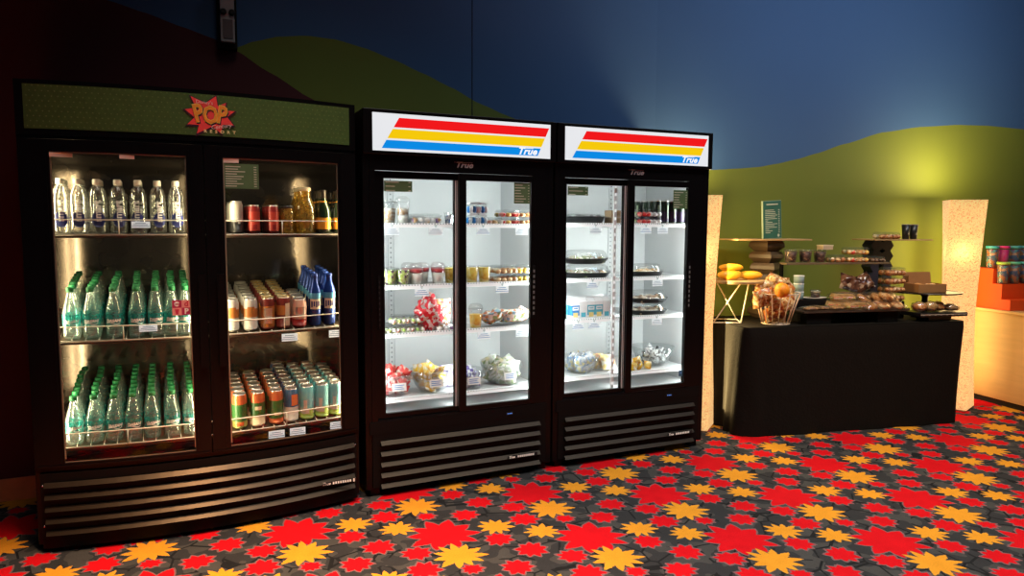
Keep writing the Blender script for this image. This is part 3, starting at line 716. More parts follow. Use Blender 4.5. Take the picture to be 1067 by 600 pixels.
def K_yellow():
    b = MB().lathe([(.026, 0), (.031, .004), (.031, .105), (.027, .118), (.027, .126)], 16, 0)
    c = MB().lathe([(.0285, .122), (.0285, .134)], 16, 0)
    return ('juice_bottle', b.mesh('juice_bottle', P_amber), [('cap', c.mesh('cap', M_canblk))])
def K_carafe():
    b = MB().lathe([(.040, 0), (.052, .006), (.056, .08), (.050, .13), (.036, .165), (.029, .185), (.029, .205), (.033, .212)], 20, 0)
    return ('juice_bottle', b.mesh('juice_bottle', P_amber), [('cap', MB().lathe([(.032, .208), (.032, .222), (.028, .226)], 16, 0).mesh('cap', M_cream))])
k_smart, k_mid, k_low = K_smart(), K_green(.225, 'water_bottle'), K_green(.215, 'water_bottle')
k_blueb, k_champ, k_yel, k_carafe = K_bluebottle(), K_champagne(), K_yellow(), K_carafe()
ROW = ['front row', 'second row', 'third row', 'fourth row', 'fifth row', 'sixth row', 'seventh row', 'eighth row']
def yfront(u): return yf1(u) * .75
def rows(kit, us, d0, pitch_, nrow, z0, slope, text, cat, group, jit=.10, rowskip=()):
    for ci, u in enumerate(us):
        for r in range(nrow if isinstance(nrow, int) else nrow[ci]):
            d = d0 + r * pitch_ + yfront(u)
            lab = text.format(col=ORD[ci + 1], row=ROW[r])
            k = kit[ci] if isinstance(kit, list) else kit
            o = spawn(k, F1, u + random.uniform(-.0015, .0015), d, z0 + d * slope + .001, lab, cat, group, 0)
            o.rotation_euler = (slope, 0, F1.a + random.uniform(-jit, jit))
SL = .004
rows(k_smart, [.141, .207, .279, .357, .436, .514, .588], .055, .074, 3, 1.3785, 0, 'clear water bottle with white cap, {col} from left, {row}, top shelf of green-signed cooler', 'bottle', 'white-capped water bottles on the top shelf', .25)
rows(k_mid, [.160, .238, .326, .412, .492, .556, .612][:7], .050, .074, 7, .9225, .095, 'green-capped water bottle, {col} from left, {row}, middle shelf of green-signed cooler', 'bottle', 'green-capped bottles on the middle shelf', .15)
rows(k_low, [.152, .228, .306, .382, .458, .540, .618], .050, .074, 8, .4555, .065, 'green-capped water bottle, {col} from left, {row}, lowest shelf of green-signed cooler', 'bottle', 'green-capped bottles on the lowest shelf', .15)
# right door, top shelf
rows(K_white_tall, [.842], .055, .066, 4, 1.3785, 0, 'tall white can with black base, {row}, top shelf behind the right door', 'can', 'white cans on the top shelf')
rows(K_red_can, [.918, 1.006], .055, .062, 4, 1.3785, 0, 'slim red can, {col} column from left, {row}, top shelf behind the right door', 'can', 'red cans on the top shelf')
rows(k_yel, [1.072], .060, .07, 3, 1.3785, 0, 'yellow juice bottle, {row}, beside the red cans on the top shelf', 'bottle', 'yellow juice bottles on the top shelf')
rows(k_carafe, [1.160], .080, .12, 2, 1.3785, 0, 'big amber juice bottle, {row}, beside orange-labelled dark bottles on top shelf', 'bottle', 'amber juice bottles on the top shelf')
rows(k_champ, [1.250, 1.332], .060, .082, 3, 1.3785, 0, 'dark sparkling wine bottle with orange label, {col} column, {row}, top shelf', 'bottle', 'orange-labelled dark bottles on the top shelf', .1)
# right door, middle shelf
rows(K_orange_wh, [.805, .888], .050, .074, 7, .9225, .095, 'white beer can with orange band, {col} column from left, {row}, middle shelf', 'can', 'white and orange cans on the middle shelf')
rows([K_amber, K_amber2], [.968, 1.042], .050, .074, 7, .9225, .095, 'amber beer can with gold lid, {col} amber column, {row}, middle shelf', 'can', 'amber cans on the middle shelf')
rows(K_short, [1.120], .050, .076, 4, .9225, .095, 'short peach and red can, {row}, between amber cans and blue bottles', 'can', 'short peach cans on the middle shelf')
rows(k_blueb, [1.195, 1.268], .055, .070, 5, .9225, .095, 'blue metal beer bottle with cream label, {col} column, {row}, middle shelf', 'bottle', 'blue bottles on the middle shelf')
# right door, lowest shelf
rows([K_green_can, K_gold_can, K_red_green], [.830, .912, .998], .050, .073, 6, .4555, .065, 'green and orange beer can, {col} column from left, {row}, lowest shelf', 'can', 'green and orange cans on the lowest shelf')
rows(K_blue_can, [1.070], .050, .073, 8, .4555, .065, 'white and blue beer can with orange patch, {row}, lowest shelf', 'can', 'white and blue cans on the lowest shelf')
rows(K_teal_can, [1.148, 1.222, 1.294], .050, .073, [7, 7, 6], .4555, .065, 'pale teal beer can, {col} teal column from left, {row}, lowest shelf', 'can', 'teal cans on the lowest shelf')

# price tags
M_pprint = mat('pale_blue_print', (.30, .38, .48), .7)
def k_tag(w_, h_, stem=.018, lines=3, blue=False):
    q = MB(); q.box(-w_ / 2, w_ / 2, -.0015, 0, -stem - h_, -stem, 0)
    for i in range(lines):
        z = -stem - h_ * (.25 + .25 * i); k = .3 + .12 * ((i * 7) % 3)
        q.box(-w_ * k, w_ * k * .9, -.0022, -.0016, z - .0014, z + .0014, 1)
    cl = MB().box(-.005, .005, -.001, .0005, -stem, 0, 0); cl.box(-.009, .009, -.002, .003, -.004, .003, 0)
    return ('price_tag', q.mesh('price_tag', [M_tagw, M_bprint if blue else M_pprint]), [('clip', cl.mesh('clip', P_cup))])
M_tagw, nt_, out_ = _nt('tag_plastic_glow')  # white tag plastic; weak emission added so the fronts look bright
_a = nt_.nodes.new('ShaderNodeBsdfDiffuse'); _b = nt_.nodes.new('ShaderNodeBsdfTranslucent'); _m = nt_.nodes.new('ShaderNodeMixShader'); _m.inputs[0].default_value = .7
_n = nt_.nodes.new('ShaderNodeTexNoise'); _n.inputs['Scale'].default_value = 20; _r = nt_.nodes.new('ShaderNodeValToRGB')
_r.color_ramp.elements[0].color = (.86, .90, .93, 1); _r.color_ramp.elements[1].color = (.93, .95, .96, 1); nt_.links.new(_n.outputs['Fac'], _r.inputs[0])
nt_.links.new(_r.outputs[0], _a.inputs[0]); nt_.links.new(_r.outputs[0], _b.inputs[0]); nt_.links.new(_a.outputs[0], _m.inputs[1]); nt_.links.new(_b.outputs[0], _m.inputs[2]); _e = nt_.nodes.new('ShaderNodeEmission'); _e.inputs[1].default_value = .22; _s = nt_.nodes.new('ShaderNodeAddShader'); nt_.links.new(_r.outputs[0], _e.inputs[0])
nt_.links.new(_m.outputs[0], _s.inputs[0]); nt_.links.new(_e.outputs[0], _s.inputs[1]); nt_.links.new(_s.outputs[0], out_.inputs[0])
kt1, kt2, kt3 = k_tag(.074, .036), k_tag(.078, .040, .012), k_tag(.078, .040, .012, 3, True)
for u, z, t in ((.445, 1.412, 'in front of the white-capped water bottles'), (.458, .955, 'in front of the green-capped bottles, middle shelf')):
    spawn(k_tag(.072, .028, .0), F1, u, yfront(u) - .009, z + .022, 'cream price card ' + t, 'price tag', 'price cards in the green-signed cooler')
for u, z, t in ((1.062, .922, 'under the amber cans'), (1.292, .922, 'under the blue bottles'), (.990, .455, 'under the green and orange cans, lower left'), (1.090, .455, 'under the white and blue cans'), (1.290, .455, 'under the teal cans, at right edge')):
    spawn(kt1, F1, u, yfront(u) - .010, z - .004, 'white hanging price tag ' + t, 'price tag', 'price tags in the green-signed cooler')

# ------------------------------------------------------------------ chilled food kits
def k_cup(name, h, r0, r1, layers, lid=None, dome=False):
    """clear cup; layers = list of (z0, z1, material)."""
    b = MB().lathe([(r0, 0), (r0 * 1.02, .002), (r1, h)], 16, 0, True, False)
    parts = []
    f = MB(); mats = []
    for i, (a, c, m) in enumerate(layers):
        ra, rc = r0 + (r1 - r0) * a, r0 + (r1 - r0) * c
        f.lathe([(ra * .95, a * h + .002, i), (rc * .95, c * h - .001, i)], 16, i); mats.append(m)
    if layers: parts.append(('filling', f.mesh('filling', mats)))
    if lid:
        l = MB()
        if dome: l.lathe([(r1 * 1.06, h - .002), (r1 * 1.06, h + .004), (r1 * .95, h + .018), (r1 * .62, h + .028), (r1 * .45, h + .029)], 16, 0)
        else: l.lathe([(r1 * 1.05, h - .003), (r1 * 1.05, h + .004), (r1 * .92, h + .005)], 16, 0)
        parts.append(('lid', l.mesh('lid', lid)))
    return (name, b.mesh(name, P_cup), parts)
def k_tub(name, w_, d_, h_, fill, flat_lid=True, fh=.8, tray=None, bow=.0, lidm=None):
    """rectangular clear clamshell."""
    b = MB(); k = .86
    v = [(-w_ / 2 * k, -d_ / 2 * k, 0), (w_ / 2 * k, -d_ / 2 * k, 0), (w_ / 2 * k, d_ / 2 * k, 0), (-w_ / 2 * k, d_ / 2 * k, 0), (-w_ / 2, -d_ / 2, h_), (w_ / 2, -d_ / 2, h_), (w_ / 2, d_ / 2, h_), (-w_ / 2, d_ / 2, h_)]
    b.add(v, [(3, 2, 1, 0), (0, 1, 5, 4), (1, 2, 6, 5), (2, 3, 7, 6), (3, 0, 4, 7)], 0)
    f = MB()
    nx = max(3, int(w_ / .028)); ny = max(2, int(d_ / .035))
    for i in range(nx):
        for j in range(ny):
            f.ball((-w_ * .40 + w_ * .80 * i / (nx - 1), -d_ * .36 + d_ * .72 * j / max(1, ny - 1), h_ * fh * .5), (w_ / nx * .58, d_ / ny * .6, h_ * fh * .5), (i * 3 + j * 5) % len(fill), 8, 6, .35, 8, i * 7 + j, h_ * fh * .48)
    l = MB(); l.box(-w_ / 2 * 1.03, w_ / 2 * 1.03, -d_ / 2 * 1.03, d_ / 2 * 1.03, h_ - .001, h_ + .003, 0)
    l.box(-w_ / 2 * .9, w_ / 2 * .9, -d_ / 2 * .9, d_ / 2 * .9, h_ + .003, h_ + .010, 0)
    return (name, b.mesh(name, tray or P_cup), [('filling', f.mesh('filling', fill)), ('lid', l.mesh('lid', lidm or P_cup))])
def k_bag(name, w_, h_, t, m, seed=0, nz=.3, tilt=0.):
    q = MB(); q.T = Matrix.Rotation(tilt, 4, 'X'); q.pillow(w_, h_, t, 0, 12, nz, seed)
    return (name, q.mesh(name, m), [])
def k_packet(name, w_, h_, t, m, seed=0):
    q = MB(); q.pillow(w_, h_, t, 0, 6, .2, seed, -h_ / 2); return (name, q.mesh(name, m), [])
P_bowl = clear('bowl_glass', (.95, .97, .97), edge=.45, base=.05, body=.03, rough=.03)
def k_bowl(name, r, h, label=True, ripple=0.):
    pr = [(r * .50, 0), (r * .52, .004), (r * .74, h * .28), (r * .90, h * .62), (r, h), (r * .975, h), (r * .87, h * .62), (r * .71, h * .30), (r * .48, .010)]
    b = MB().lathe(pr, 28, 0, True, True)
    parts = []
    if label:
        c = MB(); c.T = Matrix.Translation((0, -r * .90, h * .50)) @ Matrix.Rotation(-.22, 4, 'X')
        c.box(-.039, .039, -.012, -.010, -.021, .021, 0)
        for i in range(3): c.box(-.03, .026 - .008 * (i % 2), -.0128, -.0121, .010 - i * .010 - .002, .010 - i * .010 + .002, 1)
        parts.append(('label_card', c.mesh('label_card', [M_white, M_bprint])))
    return (name, b.mesh(name, P_bowl), parts)
def k_tray(w_, d_, h_, food, seed=0, tall=.045):
    b = MB().lathe([(.80, 0), (.88, .004), (1., h_), (1.03, h_), (1.03, h_ + .004), (.97, h_ + .003), (.85, .008)], 32, 0, True, True, sx=w_ / 2, sy=d_ / 2)
    f = MB(); rnd = random.Random(seed)
    for i in range(34):
        a = rnd.uniform(0, 2 * pi); q = sqrt(rnd.random()) * .78
        f.ball((w_ / 2 * q * cos(a), d_ / 2 * q * sin(a), h_ * .75), (w_ * rnd.uniform(.06, .11), d_ * rnd.uniform(.06, .11), rnd.uniform(.012, .026)), i % len(food), 8, 6, .4, 8, i)
    l = MB().lathe([(1.02, h_ + .003), (.97, h_ + .010), (.90, h_ + tall * .7), (.78, h_ + tall), (.40, h_ + tall * 1.05)], 32, 0, False, True, sx=w_ / 2, sy=d_ / 2)
    return ('food_tray', b.mesh('food_tray', mat('tray_black', (.012, .012, .013), .3)), [('filling', f.mesh('filling', food)), ('lid', l.mesh('lid', P_cup))])
def k_carton(w_, h_, m1, m2, m3):
    q = MB(); b = h_ * .78; d = w_
    q.box(-w_ / 2, w_ / 2, -d / 2, d / 2, 0, b * .22, 1); q.box(-w_ / 2, w_ / 2, -d / 2, d / 2, b * .22, b * .80, 0); q.box(-w_ / 2, w_ / 2, -d / 2, d / 2, b * .8, b, 1)
    q.box(-w_ * .32, w_ * .30, -d / 2 - .0006, -d / 2, b * .12, b * .38, 2); q.box(-w_ * .4, w_ * .4, -d / 2 - .0006, -d / 2, b * .52, b * .72, 1)
    q.box(-w_ * .28, w_ * .26, -d / 2 - .0012, -d / 2 - .0006, b * .60, b * .65, 0)
    t = [(-w_ / 2, -d / 2, b), (w_ / 2, -d / 2, b), (w_ / 2, d / 2, b), (-w_ / 2, d / 2, b), (-w_ / 2, 0, h_ * .95), (w_ / 2, 0, h_ * .95), (-w_ / 2, 0, h_), (w_ / 2, 0, h_)]
    q.add(t, [(0, 1, 5, 4), (2, 3, 4, 5), (1, 2, 5), (3, 0, 4), (4, 5, 7, 6)], 1)
    return ('milk_carton', q.mesh('milk_carton', [m1, m2, m3]), [])
C_or = (.85, .32, .02)
M_gran = mottle('granola', [(.55, .36, .18), (.38, .22, .10), (.70, .58, .42), (.80, .76, .68)], 90)
M_yog = mat('yogurt', (.86, .84, .76), .5); M_berry = mottle('berries', [(.62, .03, .05), (.40, .02, .06), (.72, .10, .10)], 70)
M_grape = mottle('grapes', [(.34, .48, .08), (.48, .58, .16), (.10, .03, .09), (.60, .66, .30)], 75, .3); M_pine = mottle('pineapple', [(.92, .66, .08), (.95, .78, .22), (.85, .52, .03)], 60)
M_sandw = mottle('sandwiches', [(.52, .28, .10), (.70, .50, .28), (.85, .78, .62), (.50, .16, .06), (.40, .20, .08)], 55); M_straw = mottle('strawberries', [(.80, .05, .05), (.70, .02, .03), (.85, .30, .25)], 50)
M_snackw = mottle('snack_mix', [(.80, .76, .72), (.74, .52, .28), (.40, .22, .10), (.32, .20, .42), (.86, .84, .82)], 50); M_tan = mat('tan_card', (.55, .38, .22), .6)
M_cheese = mottle('cheese_and_crackers', [(.90, .62, .15), (.85, .72, .42), (.60, .30, .10), (.80, .12, .08)], 45)
M_green_l = mottle('green_fruit', [(.36, .52, .12), (.70, .74, .52), (.80, .80, .72), (.55, .25, .20)], 45)
M_redbag = mottle('red_bag', [(.80, .03, .05), (.85, .80, .78), (.72, .02, .04), (.80, .05, .06), (.88, .55, .52)], 64, .25)
M_orbag = mottle('orange_white_bag', [(.88, .85, .82), (.85, .42, .12), (.90, .88, .85), (.55, .30, .16), (.8, .1, .08)], 61, .25)
M_mixbag = mottle('mixed_bag', [(.75, .70, .62), (.55, .20, .10), (.25, .42, .52), (.80, .35, .12), (.30, .40, .16), (.85, .82, .78)], 54, .25)
M_pred = mottle('packet_red', [(.78, .06, .06), (.82, .12, .10), (.88, .70, .62), (.70, .04, .05)], 45, .3)
M_pyel = mottle('packet_yellow', [(.92, .62, .06), (.90, .70, .22), (.92, .88, .76), (.85, .45, .04), (.92, .9, .85)], 45, .3)
M_ppur = mottle('packet_purple', [(.62, .62, .66), (.16, .12, .36), (.68, .68, .70), (.36, .33, .5)], 48, .3)
M_pwg = mottle('packet_white_green', [(.66, .68, .62), (.58, .60, .55), (.26, .34, .18), (.60, .56, .36), (.72, .74, .70), (.40, .46, .34)], 51, .25)
M_pwb = mottle('packet_white_blue', [(.68, .70, .74), (.58, .62, .66), (.22, .36, .55), (.70, .72, .76), (.62, .52, .20), (.30, .34, .42)], 51, .25)
M_psil = mottle('packet_silver', [(.62, .62, .62), (.75, .75, .75), (.10, .10, .10), (.40, .41, .43), (.70, .70, .70), (.16, .16, .17)], 60, .25)
M_salad = mottle('salad', [(.16, .24, .06), (.35, .42, .16), (.62, .56, .42), (.30, .18, .08), (.75, .70, .60)], 50); M_salad2 = mottle('cold_cuts', [(.60, .36, .22), (.72, .55, .38), (.35, .20, .12), (.80, .70, .55)], 45)
M_orfood = mottle('orange_salad', [(.80, .42, .14), (.72, .55, .30), (.85, .72, .50), (.45, .30, .12)], 50); M_darkf = mottle('dark_food', [(.04, .04, .04), (.10, .09, .09), (.30, .30, .30)], 40)
M_mb = mat('carton_blue', (.03, .22, .58), .4); M_mw = mat('carton_white', (.86, .88, .90), .4); M_mt = mat('carton_teal', (.10, .48, .62), .4); M_my = mat('carton_yellow', (.85, .68, .25), .4)

def put(kit, fr, u, d, z, label, cat, group=None, rz=0.): return spawn(kit, fr, u, d, z + .0012, label, cat, group, rz)
zA = [1.428, 1.100, .842, .490]
# --- middle cooler (F2)
kg = k_cup('granola_cup', .115, .024, .034, [(.02, .72, M_gran)], P_cup)
kg2 = k_cup('granola_cup', .118, .027, .037, [(.02, .38, M_yog), (.38, .72, M_gran)], P_cup, True)
G = 'granola cups on the top shelf'
put(kg, F2, .168, .135, zA[0], 'clear cup of granola at left end of the top shelf, middle cooler', 'cup', G)
put(kg2, F2, .247, .135, zA[0], 'clear cup of yogurt and granola, second from left, top shelf, middle cooler', 'cup', G)
put(kg, F2, .205, .225, zA[0], 'clear cup of granola behind the other two on top shelf', 'cup', G)
kf = k_tub('snack_box', .165, .10, .045, [M_snackw, M_mw])
put(kf, F2, .372, .15, zA[0], 'flat clear snack box with purple and white contents, top shelf, middle cooler', 'snack box')
put(k_tub('snack_box', .12, .09, .035, [M_gran, M_sandw]), F2, .345, .27, zA[0], 'flat brown snack box behind the purple one on the top shelf', 'snack box')
put(k_cup('dip_cup', .062, .022, .03, [(.02, .8, mottle('blue_white', [(.75, .8, .86), (.2, .28, .5), (.85, .87, .9)], 60))], P_cup), F2, .515, .14, zA[0], 'small blue and white cup near the centre post, top shelf', 'cup')
kbx = k_tub('cheese_box', .046, .06, .05, [M_mw, M_mb], lidm=M_mw)
for i, (u, zz, t) in enumerate(((.648, 0, 'lower left'), (.700, 0, 'lower right'), (.652, .062, 'upper left'), (.702, .062, 'upper right'))):
    put(kbx, F2, u, .13, zA[0] + zz, f'small blue and white tub, {t} of the stack of four, top shelf', 'tub', 'blue and white tubs')
kst = k_tub('fruit_box', .085, .10, .030, [M_straw, M_cheese]); kst2 = k_tub('fruit_box', .085, .10, .030, [M_cheese, M_sandw])
kst3 = k_tub('fruit_box', .085, .10, .030, [M_green_l, M_sandw])
put(kst3, F2, .772, .14, zA[0], 'low clear box of green fruit, left of the red ones on top shelf', 'fruit box', 'clear boxes on the top shelf')
for u, zz, k_, t in ((.856, 0, kst, 'lower strawberry'), (.856, .043, kst, 'upper strawberry'), (.944, 0, kst2, 'lower orange cracker'), (.944, .043, kst2, 'upper orange cracker')):
    put(k_, F2, u, .14, zA[0] + zz, f'low clear {t} box under the green menu sticker', 'fruit box', 'clear boxes on the top shelf')
kgr = k_cup('grape_cup', .085, .030, .042, [(.02, .97, M_grape)], P_cup)
for u, d, t in ((.165, .12, 'leftmost'), (.238, .12, 'second'), (.200, .205, 'back')): put(kgr, F2, u, d, zA[1], f'{t} clear cup of green and purple grapes, second shelf', 'cup', 'grape cups')
kp = k_cup('parfait_cup', .088, .027, .040, [(.02, .72, M_yog), (.72, .98, M_berry)], P_cup, True)
for i, (u, d, t) in enumerate(((.316, .12, 'left front'), (.440, .12, 'right front'), (.378, .20, 'middle'), (.300, .21, 'left back'), (.470, .21, 'right back'))):
    put(kp, F2, u, d, zA[1], f'{t} yogurt parfait with red berries and domed lid, second shelf', 'parfait', 'yogurt parfaits')
kmg = k_cup('mango_cup', .092, .027, .036, [(.02, .95, M_pine)], P_cup)
put(kmg, F2, .517, .13, zA[1], 'cup of yellow mango beside the parfaits at the centre post', 'cup')
kpi = k_cup('pineapple_cup', .092, .028, .038, [(.02, .95, M_pine)], P_cup)
for u, d, t in ((.640, .12, 'first'), (.716, .12, 'second')): put(kpi, F2, u, d, zA[1], f'{t} cup of yellow pineapple behind the right sliding door', 'cup', 'pineapple cups')
kcl = k_tub('sandwich_box', .130, .12, .036, [M_sandw])
for z_, t in ((0, 'bottom'), (.048, 'top')): put(kcl, F2, .848, .15, zA[1] + z_, f'{t} clear sandwich box of the stack beside the pineapple cups', 'sandwich box', 'sandwich boxes')
kye = k_tub('yellow_snack_box', .095, .12, .036, [M_pine, M_cheese, M_mw])
for z_, t in ((0, 'bottom'), (.048, 'top')): put(kye, F2, .970, .15, zA[1] + z_, f'{t} yellow snack box of the stack by the right door edge', 'snack box', 'yellow snack boxes')
kgt = k_tub('fruit_tub', .072, .08, .036, [M_green_l])
for u, zz, t in ((.155, 0, 'lower left'), (.235, 0, 'lower middle'), (.312, 0, 'lower right'), (.212, .050, 'upper left'), (.288, .050, 'upper right')):
    put(kgt, F2, u, .13, zA[2] + zz, f'{t} clear tub of green fruit, third shelf, middle cooler', 'tub', 'green fruit tubs')
put(('snack_bag', MB().ball((0, 0, .088), (.072, .042, .088), 0, 22, 16, .75, 9, 4, .087).mesh('snack_bag', M_redbag), []), F2, .392, .145, zA[2], 'puffy red and white snack bag on the third shelf', 'snack bag', 'bags on the third shelf')
put(k_bag('snack_bag', .12, .165, .07, M_orbag, 9, .35, .05), F2, .490, .22, zA[2], 'orange and white snack bag leaning behind the red bag', 'snack bag', 'bags on the third shelf')
put(k_tub('snack_box', .10, .08, .036, [M_snackw, M_mw]), F2, .478, .125, zA[2], 'low white snack box in front of the orange and white bag', 'snack box')
put(k_cup('mango_cup', .110, .030, .040, [(.02, .72, mottle('mango', [(.95, .55, .05), (.92, .65, .15), (.9, .42, .02)], 55))], P_cup, True), F2, .668, .13, zA[2], 'tall cup of orange mango at the left of the third shelf, right door', 'cup')
for i, (u, d, s_, t) in enumerate(((.775, .14, 1, 'left'), (.845, .17, 2, 'middle'), (.900, .12, 5, 'front'), (.960, .16, 8, 'right'))):
    q = MB(); q.T = Matrix.Translation((0, 0, .045)) @ Matrix.Rotation(1.15, 4, 'X') @ Matrix.Rotation(.4 * (i - 1.5), 4, 'Y'); q.pillow(.14, .13, .06, 0, 10, .35, s_, -.065)
    put(('snack_bag', q.mesh('snack_bag', M_mixbag), []), F2, u, d, zA[2] + .014, f'{t} colourful snack bag of the pile on the third shelf', 'snack bag', 'pile of colourful snack bags')
def pile(fr, u, d, z, r, h, kit_m, n, name, label, group, w_=.066, hh=.050, t=.022, rise=.05, seed=1):
    rnd = random.Random(seed); kits = [k_packet(name, w_, hh, t, kit_m, seed * 10 + i) for i in range(4)]
    for i in range(n):
        lay = i / n; a = i * 2.4 + seed; q = (.70 if lay < .5 else .62) * r * sqrt(((i * 7) % n + .5) / n)
        zz = z + .030 + (h + rise - .045) * lay
        rr = r * (.50 + .5 * min(1, (zz - z) / h)) * .70
        o = spawn(kits[i % 4], fr, u + min(q, rr) * cos(a), d + min(q, rr) * sin(a), zz, label, 'packet', group)
        o.rotation_euler = (rnd.uniform(-.9, .9), rnd.uniform(-.7, .7), fr.a + rnd.uniform(-.8, .8))
for u, r, h, m, n_, nm, lb, g_, rise, sd in (
        (.205, .098, .120, M_pred, 18, 'snack_packet', 'red snack packet piled in the leftmost glass bowl', 'red packets in the glass bowl', .05, 1),
        (.416, .112, .125, M_pyel, 20, 'snack_packet', 'yellow snack packet piled in the glass bowl below the red bag', 'yellow packets in the glass bowl', .03, 2),
        (.640, .095, .110, M_ppur, 16, 'snack_packet', 'purple and white snack packet in the bowl beside the centre post', 'purple packets in the glass bowl', .0, 3),
        (.868, .128, .125, M_pwg, 24, 'snack_packet', 'white and green snack packet piled in the rightmost bowl of middle cooler', 'white packets in the glass bowl', .02, 4)):
    nth = {1: 'holding red packets', 2: 'heaped with yellow packets', 3: 'holding purple and white packets', 4: 'heaped with white and green packets'}[sd]
    put(k_bowl('glass_bowl', r, h), F2, u, .075 + r + .008, zA[3], f'clear glass bowl with white label, {nth}', 'bowl', 'glass bowls on the lowest shelf')
    pile(F2, u, .083 + r, zA[3], r, h, m, n_, nm, lb, g_, r * .78, r * .60, .03, rise, sd)
put(k_bag('snack_bag', .10, .13, .05, mottle('purple_bag', [(.82, .82, .86), (.28, .22, .5), (.5, .4, .7)], 40), 4), F2, .540, .24, zA[3], 'purple and white bag standing behind the yellow packet bowl', 'snack bag')
TG = 'price tags in the middle cooler'
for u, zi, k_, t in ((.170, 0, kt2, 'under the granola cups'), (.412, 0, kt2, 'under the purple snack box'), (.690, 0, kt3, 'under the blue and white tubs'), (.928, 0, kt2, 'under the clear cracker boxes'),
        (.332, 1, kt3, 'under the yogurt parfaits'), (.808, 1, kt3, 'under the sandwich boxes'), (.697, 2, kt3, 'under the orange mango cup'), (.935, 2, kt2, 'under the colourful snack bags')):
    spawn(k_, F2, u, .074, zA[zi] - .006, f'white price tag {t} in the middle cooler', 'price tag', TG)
# --- right cooler (F3)
zB = [1.435, 1.105, .860, .510]
put(k_tray(.275, .22, .040, [M_darkf], 2, .018), F3, .300, .20, zB[0], 'flat black tray on the top shelf of the right cooler', 'tray')
kbx2 = ('snack_carton', MB().box(-.034, .034, -.04, .04, 0, .040, 0, .002).box(-.024, .024, -.0406, -.04, .010, .030, 1).mesh('snack_carton', [M_tan, mat('tan_dark', (.40, .26, .14), .6)]), [])
for z_, t in ((0, 'lower'), (.0415, 'upper')): put(kbx2, F3, .480, .15, zB[0] + z_, f'{t} small tan carton beside the flat black tray', 'carton', 'tan cartons')
for u, z_, t in ((.672, 0, 'lower left'), (.672, .046, 'upper left'), (.752, 0, 'lower right'), (.752, .046, 'upper right')):
    put(k_tub('salad_tub', .075, .07, .036, [M_straw, M_mw, M_green_l]) if u < .7 else k_tub('salad_tub', .075, .07, .036, [M_mw, M_green_l, M_snackw]), F3, u, .12, zB[0] + z_, f'{t} clear tub of red and white food, stacked before dark cans', 'tub', 'red and white tubs')
kdk = K_can('drink_can', .148, .027, [(0, 0), (.12, 1), (.62, 0)], [mat('can_dark_green', (.02, .035, .02), .35), mat('can_dusk', (.05, .03, .07), .35), mat('can_pale_green', (.42, .52, .34), .35), M_can], panel(-.15, .2, .25, .8, 2))
for i in range(7):
    for r in range(3):
        if r < 2 and i < 2: continue
        put(kdk, F3, .670 + i * .0595, .125 + r * .068, zB[0], f'tall dark can with pale green stripe, {ORD[i+1]} from left, {ROW[r]}, right cooler', 'can', 'dark cans on the top shelf of the right cooler', random.uniform(-.5, .5))
ktA = k_tray(.300, .22, .030, [M_salad], 5, .052); ktB = k_tray(.31, .23, .030, [M_salad, M_salad2], 6, .050)
put(ktB, F3, .328, .20, zB[1], 'lower black salad tray of the pair with clear domed lids', 'tray', 'salad trays')
put(ktA, F3, .318, .20, zB[1] + .086, 'upper black salad tray stacked on another with clear domed lid', 'tray', 'salad trays')
put(k_tray(.245, .20, .030, [M_orfood], 7, .046), F3, .745, .18, zB[1], 'black oval tray of orange food under a clear lid, right door', 'tray')
kc1, kc2 = k_carton(.052, .135, M_mb, M_mw, M_my), k_carton(.052, .135, M_mt, M_mw, M_my)
for i in range(5): put(kc1 if i < 1 else (k_carton(.052, .135, M_mw, M_mw, M_mt) if i in (1, 4) else kc2), F3, .200 + i * .0545, .125, zB[2], f'{ORD[i+1]} small blue and white milk carton from left, front row', 'milk carton', 'milk cartons')
for i in range(5): put(kc2, F3, .200 + i * .0545, .19, zB[2], f'{ORD[i+1]} small blue and white milk carton from left, back row', 'milk carton', 'milk cartons')
put(('snack_carton', MB().box(-.035, .035, -.03, .03, 0, .068, 0, .003).box(-.028, .028, -.0306, -.03, .02, .05, 1).mesh('snack_carton', [mat('box_dark', (.05, .045, .05), .5), M_print]), []), F3, .475, .18, zB[2], 'small dark carton right of the milk cartons', 'carton')
kt5 = k_tray(.265, .20, .028, [M_salad2], 8, .046)
put(kt5, F3, .770, .18, zB[2], 'lower black tray of cold cuts in the stack of two', 'tray', 'cold cut trays')
put(kt5, F3, .775, .18, zB[2] + .076, 'upper black tray of cold cuts in the stack of two', 'tray', 'cold cut trays')
kb = k_bowl('glass_bowl', .125, .105, False)
put(kb, F3, .300, .215, zB[3], 'clear bowl heaped with white and blue packets, right cooler', 'bowl')
pile(F3, .300, .215, zB[3], .125, .105, M_pwb, 22, 'snack_packet', 'white and blue snack packet heaped in the bowl of the right cooler', 'white and blue packets', .078, .060, .028, .015, 6)
for i, (u, d) in enumerate(((.452, .22), (.485, .16))): put(k_bag('snack_bag', .10, .10, .05, mottle('yellow_bag%d' % i, [(.85, .80, .70), (.80, .60, .25), (.6, .45, .25), (.85, .3, .1)], 40), 12 + i, .3, -.5), F3, u, d, zB[3] + .01, ('taller' if i == 0 else 'smaller front') + ' yellow and tan snack bag beside the white and blue packets', 'snack bag', 'yellow bags')
kegg = [k_packet('snack_packet', .055, .05, .04, M_pyel, 30 + i) for i in range(3)]
for i, (u, d, z_) in enumerate(((.636, .12, .03), (.685, .13, .03), (.735, .11, .03), (.660, .12, .062), (.700, .17, .03))):
    o = put(kegg[i % 3], F3, u, d, zB[3] + z_, 'small yellow and white packet in the pile left of silver packets', 'packet', 'small yellow packets'); o.rotation_euler = (.5 - .2 * i, .3 * (i - 2), F3.a + i)
